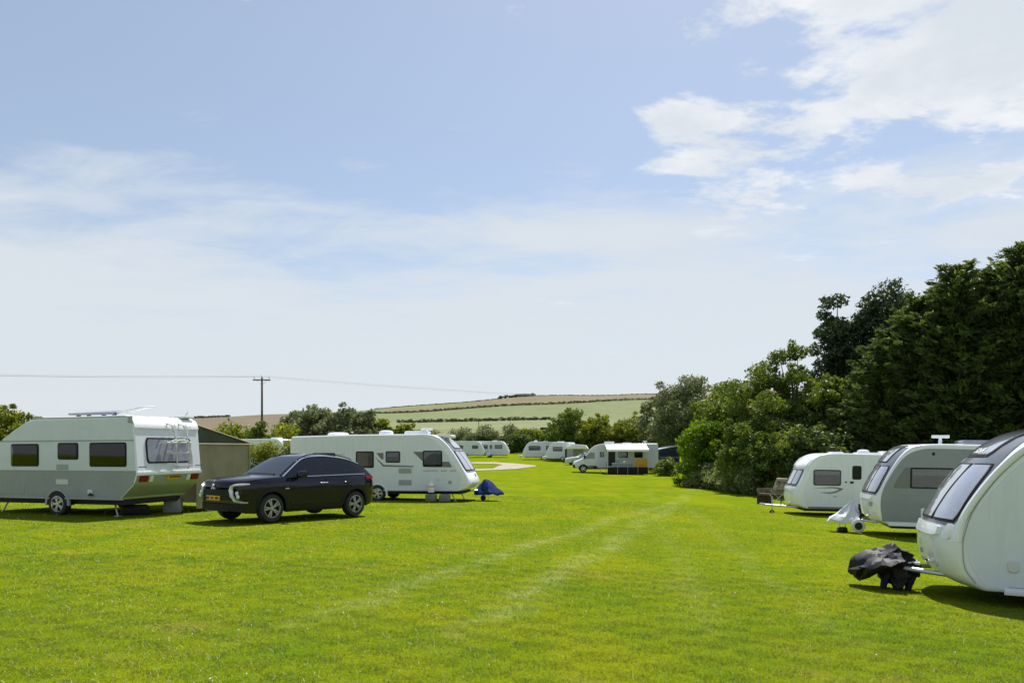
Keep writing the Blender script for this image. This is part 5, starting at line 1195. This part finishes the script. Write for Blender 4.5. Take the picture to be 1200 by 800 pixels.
    for a in (90, 210, 330):
        c = (.042 * math.cos(R(a)), .85 + .042 * math.sin(R(a))); u = (math.cos(R(a)), math.sin(R(a))); w = (-u[1], u[0])
        em.prism([(c[0] + u[0] * .042, c[1] + u[1] * .042), (c[0] + w[0] * .026, c[1] + w[1] * .026), (c[0] - u[0] * .042, c[1] - u[1] * .042), (c[0] - w[0] * .026, c[1] - w[1] * .026)], X(0) + .0, X(0) + .035, 'x')
    em.build('emblem', M['silver_trim'], root)
    # seats and wheel seen through the glass
    for sd in (-1, 1):
        for xx in (2.25, 3.1): MB().prism(rnd([(X(xx) + .22, .5, .05), (X(xx) + .22, .68, .08), (X(xx) - .10, .72, .05), (X(xx) - .28, 1.30, .08), (X(xx) - .38, 1.30, .06), (X(xx) - .26, .5, .05)]), sd * .16, sd * .62).build('seat', M['inside'], root, bev=.03)
    MB().box((X(1.45), 0, .98), (.5, 1.3, .14)).build('dashboard', M['inside'], root, bev=.04)
car()

# ------------------------------------------------------------------ far vans
def far_van(name, label, px_nose, Y, nose_left, length, gy=None, group=None, hgt=2.55, yaw=0., kind='curved', front='glass_painted_sky', dark_side=None, zoff=0.):
    p = pix(px_nose, Y); p.z += zoff
    if kind == 'curved': pr = [(-.40, .34, .06), (-.10, .46, .15), (0, .84, .2), (-.08, 1.22, .15), (-.34, 1.75, .4), (-.75, hgt - .25, .4), (-1.15, hgt, .3)]
    else: pr = [(-.25, .36, .06), (-.05, .5, .1), (0, .9, .15), (-.10, 1.3, .1), (-.32, hgt - .35, .2), (-.55, hgt, .25)]
    pr = rnd(pr + [(-length + .1, hgt - .03, .12), (-length, hgt - .3, .1), (-length, .36, .06)], 4)
    v = Van(name, label, 'caravan', p, (0, 0, R((180 if nose_left else 0) + yaw)), pr, 2.2, 1 if nose_left else -1, bow=.15, r=.05, xf=0, group=group)
    v.side('side_panel', M['white_side'], rnd([(-.55, .42, .05), (-.42, .95, .2), (-.55, 1.45, .3), (-.95, hgt - .3, .3), (-1.4, hgt - .14, .2), (-length + .1, hgt - .14, .05), (-length + .08, .42, .05)], 3), .007)
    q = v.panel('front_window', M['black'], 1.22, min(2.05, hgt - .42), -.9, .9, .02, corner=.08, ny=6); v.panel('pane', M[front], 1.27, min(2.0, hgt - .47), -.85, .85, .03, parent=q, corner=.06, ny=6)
    return v
def distant():
    G = 'white caravans pitched at the far end of the field'
    v = far_van('touring_caravan', 'far white caravan half hidden behind the nose of the long white caravan', 569, 116, False, 5.6, group=G, yaw=3)
    v.window(-4.2, 1.35, -3.5, 1.9, curt=.4); v.window(-2.1, 1.35, -1.15, 1.9, curt=.3); MB().prism(rrect(.05, .25, .75, .75, .2), -.35, .35).build('hitch_cover', M['white_gloss'], v.root, bev=.05)
    chassis(v, -5.4, -.4, .40, .14, -3.0, .31, steadies=False)
    v = far_van('touring_caravan', 'far white caravan with nose to the right, left of the dark hedge', 597.5, 117, False, 5.7, group=G, yaw=-4)
    for a, b, t in ((-5.1, -4.3, .4), (-4.0, -3.4, .4), (-3.1, -2.7, .9), (-2.3, -1.1, .8)): v.window(a, 1.35, b, 1.95, curt=t, cmat='curtain_lt')
    chassis(v, -5.4, -.4, .40, .14, -3.2, .31, steadies=False); roof_bits(v, [('hatch', -2.4, 0, .7, .7, .1)])
    v = far_van('touring_caravan', 'far white caravan with nose to the left, right of the dark hedge', 612.5, 107, True, 5.2, group=G, yaw=-8, front='glass_painted_sky')
    v.window(-2.7, 1.30, -1.0, 1.95, curt=.4); v.window(-4.6, 1.30, -3.5, 1.95, curt=.6); chassis(v, -5, -.4, .40, .14, -3.1, .31, steadies=False); roof_bits(v, [('dome', -1.9, 0, .25, .2), ('hatch', -3.4, 0, .7, .7, .1)])
    MB().prism(rrect(.1, .22, .6, .7, .2), -.3, .3).build('hitch_cover', M['white_gloss'], v.root, bev=.05)
    v = far_van('touring_caravan', 'far white caravan with big dark sloping front window beside a grey awning', 642, 101, True, 3.6, group=G, yaw=-26, front='glass_car')
    v.panel('roof_light', M['glass_car'], 2.02, 2.40, -.75, .75, .025, corner=.06); v.window(-2.6, 1.32, -1.2, 1.92, curt=.6, cmat='curtain_lt'); chassis(v, -3.5, -.4, .40, .14, -2.6, .31, steadies=False); roof_bits(v, [('hatch', -1.9, 0, .8, .7, .12)])
    MB().prism(rrect(.1, .22, .7, .7, .2), -.35, .35).build('hitch_cover', M['canvas_wh'], v.root, bev=.05)
    # awning tent with white roof between it and the motorhome
    p = pix(674, 97); t = thing('awning_tent', 'grey walled awning tent with white roof left of the motorhome cab', 'tent', p, (0, 0, R(-8)))
    MB().prism([(-1.3, 1.75), (-1.1, 2.05), (0, 2.35), (1.4, 2.25), (1.75, 1.75)], -1.2, 1.2).build('roof', M['canvas_wh'], t, bev=.05)
    for x, w, m_ in ((-1.15, .22, 'black'), (-.6, .8, 'plastic_grey'), (1.45, .5, 'plastic_grey')): MB().box((x, -1.05, .87), (w, .05, 1.72)).build('wall', M[m_], t)
    MB().box((0, 1.1, .87), (2.6, .05, 1.78)).build('wall', M['plastic_grey'], t)
    # silver car at its opening
    p = pix(683, 90); t = thing('parked_car', 'silver car nosing out beside the motorhome cab', 'car', p, (0, 0, R(188)))
    mb = MB(); rows = []
    for x, zt, w in ((2.1, .62, .62), (2.0, .80, .76), (1.2, .95, .84), (.7, 1.0, .86), (-.1, 1.45, .70), (-.9, 1.5, .70), (-1.7, 1.2, .74), (-1.95, .9, .76), (-2.05, .6, .7)):
        rows.append([(x, -w, .25), (x, -w * 1.04, .6), (x, -w, min(zt, .92)), (x, -w * .8, zt - .03), (x, 0, zt), (x, w * .8, zt - .03), (x, w, min(zt, .92)), (x, w * 1.04, .6), (x, w, .25)])
    mb.grid(rows); mb.f += [tuple(range(9)), tuple(range(72, 81))]; mb.build('body', M['steel'], t, ang=30)
    for sd in (-1, 1): MB().box((2.02, sd * .55, .68), (.12, .28, .12)).build('headlight', M['lamp'], t, bev=.03)
    MB().add([(.62, -.62, 1.03), (.62, .62, 1.03), (-.06, .56, 1.43), (-.06, -.56, 1.43)] + [(.58, -.62, 1.0), (.58, .62, 1.0), (-.1, .56, 1.40), (-.1, -.56, 1.40)], [(0, 1, 2, 3), (7, 6, 5, 4), (0, 4, 5, 1), (1, 5, 6, 2), (2, 6, 7, 3), (3, 7, 4, 0)]).build('windscreen', M['glass_car'], t)
    for x in (1.3, -1.3):
        for sd in (-1, 1): wheel(t, (x, sd * .75, .31), .31, .2, 'alloy', sd, 5)
    # roofs beyond the weedy hedge on the left
    G2 = 'white caravans behind the weedy hedge'
    v = far_van('touring_caravan', 'white caravan roof showing above the weedy hedge, nearer the awning', 317, 62, False, 3.6, group=G2, yaw=0, zoff=-.02); v.window(-2.6, 1.35, -1.3, 1.95); chassis(v, -3.4, -.4, .4, .14, -1.9, .31, steadies=False)
    v = far_van('touring_caravan', 'white caravan with dark front windows showing above the weedy hedge right of the other', 349, 60, False, 4.2, group=G2, yaw=-14, zoff=.05, front='glass_car'); v.window(-2.9, 1.35, -1.4, 1.95, curt=.3); v.panel('roof_light', M['glass_car'], 2.02, 2.40, -.75, .75, .025, corner=.06); chassis(v, -4.0, -.4, .4, .14, -2.1, .31, steadies=False); roof_bits(v, [('hatch', -1.9, 0, .7, .6, .12)])
    # dark barn on the hill foot
    Y = 260; b = thing('barn', 'small dark field barn at the foot of the hill', 'barn', ((641 - 600) / F * Y, Y, zpix(507, Y) - .6), (0, 0, R(8)))
    MB().box((0, 0, .95), (4.0, 3.0, 1.9)).build('wall', M['black'], b); MB().prism([(-2.2, 1.88), (2.2, 1.88), (2.1, 2.2), (-2.1, 2.5)], -1.7, 1.7).build('roof', M['under'], b); MB().box((.6, -1.53, .8), (1.4, .06, 1.6)).build('door', M['wood'], b)
distant()

def motorhome():
    Y = 71.5; p = pix(671, Y); L = 8.0
    pr = rnd([(-.05, .42, .05), (0, .80, .08), (-.12, 1.04, .10), (-.80, 1.30, .12), (-1.52, 2.02, .08), (-1.62, 2.14, .1), (-2.15, 2.58, .25), (-2.8, 2.74, .3), (-L, 2.74, .06), (-L - .06, 2.5, .05), (-L - .04, .42, .04)], 4)
    v = Van('motorhome', 'white motorhome with its awning out and a pale van cab to the left', 'motorhome', p, (0, 0, R(180 - 3)), pr, 2.2, 1, bow=.22, r=.07, xf=0, mat_body='van_paint')
    n = 1
    v.panel('windscreen', M['glass_car'], 1.36, 1.98, -.80, .80, .02, corner=.06)
    v.panel('front_bumper', M['black'], .43, .72, -1.05, 1.05, .03)
    for sd in (-1, 1): v.panel('headlight', M['lamp'], .84, .99, sd * .78 - .16, sd * .78 + .16, .02, ny=3)
    v.panel('grille', M['black'], .82, .96, -.45, .45, .018, ny=3)
    d = v.side('cab_door', M['van_paint'], rnd([(-1.05, .55, .05), (-1.05, 1.32, .05), (-1.58, 1.95, .05), (-2.15, 1.98, .05), (-2.15, .55, .05)]), .010); v.side('side_window', M['glass_car'], rnd([(-1.18, 1.34, .05), (-1.62, 1.88, .05), (-2.08, 1.90, .05), (-2.08, 1.28, .05)]), .02, d)
    MB().prism(rrect(-1.20, 1.30, -1.02, 1.62, .05), 1.12, 1.34).build('wing_mirror', M['black'], v.root, bev=.03)
    v.side('habitation_side', M['silver_side'], rnd([(-2.30, .46, .03), (-2.30, 2.45, .1), (-2.8, 2.62, .1), (-L + .05, 2.62, .03), (-L + .05, .46, .03)]), .008); v.side('lower_skirt', M['navy'], [(-2.3, .43), (-2.3, .62), (-1.9, .60), (-1.9, .43)], .012)
    v.side('cab_stripe', M['navy'], [(-1.25, .50), (-2.2, .50), (-2.2, .64), (-1.25, .60)], .014)
    dd = v.side('entry_door', M['inside'], rrect(-4.0, .60, -3.30, 2.40, .05), .014); v.window(-2.95, 1.45, -2.55, 1.95, curt=.2); v.window(-5.2, 1.40, -4.3, 1.95, curt=.3); v.window(-6.6, 1.40, -5.8, 1.95, curt=.3)
    v.arch(-.98, .34, M['black'], 1); v.arch(-6.3, .34, M['plastic_grey'], 1)
    for x in (-.98, -6.3):
        for sd in (-1, 1): wheel(v.root, (x, sd * 1.02, .34), .34, .2, 'alloy', sd, 5)
    MB().box((-4.2, 0, .40), (7.2, 1.9, .2)).build('chassis', M['under'], v.root)
    roof_bits(v, [('hatch', -3.5, .2, .9, .7, .20), ('aerial', -6.9, .3, .4), ('hatch', -5.2, 0, .8, .7, .10)])
    # awning
    y0, y1, x0, x1 = 1.16, 3.3, -3.05, -6.9
    aw = MB().prism(rnd([(y0, 2.64), (y0, 2.56), (y1, 2.12), (y1 + .02, 1.98), (y1 + .05, 1.98), (y1 + .05, 2.17)]), x0, x1, 'x').build('awning', M['canvas_wh'], v.root)
    MB().box(((x0 + x1) / 2, y0 + .04, 2.66), (abs(x1 - x0) + .1, .14, .12)).build('awning_case', M['white_gloss'], v.root, bev=.02)
    for x in (x0 - .1, x1 + .1): MB().tube([(x, y1, 0), (x, y1, 2.1)], .02, 6).build('awning_leg', M['steel'], aw)
    B = v.root.matrix_basis
    def put(o, x, y): q = B @ Vector((x, y, 0)); q.z = gz(q.x, q.y); o.location = q; o.rotation_euler = (0, 0, R(177)); return o
    t = put(thing('windbreak', 'low black windbreak in front of the motorhome awning', 'windbreak'), -4.9, 3.7)
    for k in range(4): MB().prism([(-1.85 + .92 * k, .03), (-1.85 + .92 * k + .90, .03), (-1.85 + .92 * k + .90, .66), (-1.85 + .92 * k, .68)], -.02, .02).build('panel', M['black'], t)
    for k in range(5): MB().tube([(-1.86 + .925 * k, .03, 0), (-1.86 + .925 * k, .03, .85)], .014, 6).build('pole', M['steel'], t)
    t = put(thing('folding_screen', 'yellow cloth screen standing under the motorhome awning', 'screen'), -6.15, 3.4)
    MB().prism(rrect(-.58, .62, .58, 1.50, .05), -.03, .03).build('cloth', M['yellow'], t, bev=.01)
    for x in (-.55, .55): MB().tube([(x, 0, 0), (x, 0, .7)], .018, 6).build('leg', M['steel'], t)
    t = put(thing('camping_table', 'grey camping kitchen table under the awning with its cloth hanging down', 'table'), -4.5, 2.7)
    MB().box((0, 0, 1.02), (1.9, .6, .05)).build('tabletop', M['plastic_lt'], t, bev=.01); MB().box((0, .29, .74), (1.86, .02, .52)).build('cloth', M['plastic_grey'], t)
    for x in (-.9, .9):
        for y in (-.26, .26): MB().tube([(x, y, 0), (x, y, 1.0)], .015, 6).build('leg', M['steel'], t)
    for i, (x, w, h, mt, nm, lb) in enumerate(((-4.1, .28, .26, 'plastic_grey', 'cool_box', 'grey cool box standing on the camping kitchen table'), (-4.75, .30, .16, 'chrome', 'camping_stove', 'small metal stove on the camping kitchen table'))):
        q = B @ Vector((x, 2.7, 1.05)); o = MB().prism(rnd([(-w / 2, 0, .02), (w / 2, 0, .02), (w / 2, h, .04), (-w / 2, h, .04)]), -.13, .13).build(nm, M[mt], None, bev=.015); o.location = (q.x, q.y, gz(q.x, q.y) + 1.05); tag(o, lb, nm.replace('_', ' '))
    t = put(thing('folding_chair', 'orange and tan folding chair beside the motorhome cab door', 'chair'), -2.75, 2.9)
    MB().box((0, 0, .46), (.55, .5, .05)).build('seat', M['orange'], t, bev=.01); MB().box((-.26, 0, .82), (.05, .5, .68)).build('backrest', M['tan'], t, bev=.01)
    for x in (-.24, .24):
        for y in (-.22, .22): MB().tube([(x, y, 0), (x, y, .46)], .014, 6).build('leg', M['steel'], t)
    # navy awning tent behind
    p = pix(779, 74); t = thing('awning_tent', 'navy blue awning tent with pale roof edge right of the motorhome', 'tent', p, (0, 0, R(6)))
    MB().prism([(-.95, 1.85), (-.95, 2.18), (.8, 2.50), (1.15, 2.45), (1.3, 1.95)], -1.2, 1.2).build('roof', M['navy'], t, bev=.03); MB().prism([(-1.0, 2.20), (.8, 2.53), (1.16, 2.48), (1.16, 2.56), (.8, 2.62), (-1.0, 2.28)], -1.25, 1.25).build('roof_cloth', M['plastic_lt'], t)
    for x in (-.6, .1, .8): MB().box((x, -1.1, .98), (.694, .04, 1.98)).build('wall', M['navy'], t)
    MB().box((.1, -1.13, 1.45), (2.0, .03, .05)).build('band', M['plastic_grey'], t)
motorhome()

# ------------------------------------------------------------------ telegraph poles and line
def pole_at(label, px, Y, top, arm=True, r=.13, group=None, base=None):
    p = pix(px, Y) if Y < 170 else Vector(((px - 600) / F * Y, Y, float(hill_z(np.array((px - 600) / F * Y), np.array(float(Y))))))
    h = zpix(top, Y) - p.z; t = thing('telegraph_pole', label, 'pole', p, (0, 0, R(6)), group)
    MB().tube([(0, 0, -.3), (0, 0, h * .5), (0, 0, h)], [r * 1.15, r, r * .8], 10).build('post', M['wood'], t)
    if arm:
        MB().box((0, -.12, h - .32), (2.0, .12, .14)).build('crossarm', M['wood'], t, bev=.01); MB().tube([(-.6, -.12, h - .36), (0, -.1, h - .95), (.6, -.12, h - .36)], .02, 6).build('brace', M['steel'], t)
        for x in (-.85, 0, .85): MB().lathe([(.02, 0), (.02, .12), (.06, .13), (.07, .22), (.04, .30), (.001, .32)], 10, 'z', Matrix.Translation((x, -.12, h - .26 if x else h - .1))).build('insulator', M['ceramic'], t)
    return p + Vector((0, 0, h))
def poles():
    A = pole_at('wooden telegraph pole with crossarm above the left bushes', 307, 87, 442)
    Bp = pole_at('telegraph pole hidden among the willows right of the motorhome', 800, 150, 470)
    Cp = pole_at('telegraph pole beyond the left edge of the photo', -330, 84, 429)
    for k, (x, dz) in enumerate(((-.85, .05), (0, .20), (.85, .05))):
        mb = MB()
        for P, Q in ((Cp, A), (A, Bp)):
            a = P + Vector((x, -.12, dz)); b = Q + Vector((x, -.12, dz)); pts = []
            for i in range(25):
                u = i / 24; q = a.lerp(b, u); q.z -= 4 * u * (1 - u) * .5; pts.append(q)
            mb.tube(pts, .010, 5)
        o = mb.build('power_line', M['wire'], None); tag(o, ('left of the three overhead wires carried by the telegraph pole', 'middle of the three overhead wires, highest on the pole', 'right of the three overhead wires carried by the telegraph pole')[k], 'wire', 'overhead wires on the telegraph pole')
    pole_at('thin distant pole standing in the hillside field above the far caravans', 561, 205, 489, False, .10); pole_at('thin distant pole left of its neighbour over the white caravan roof', 478, 215, 492, False, .10)
poles()
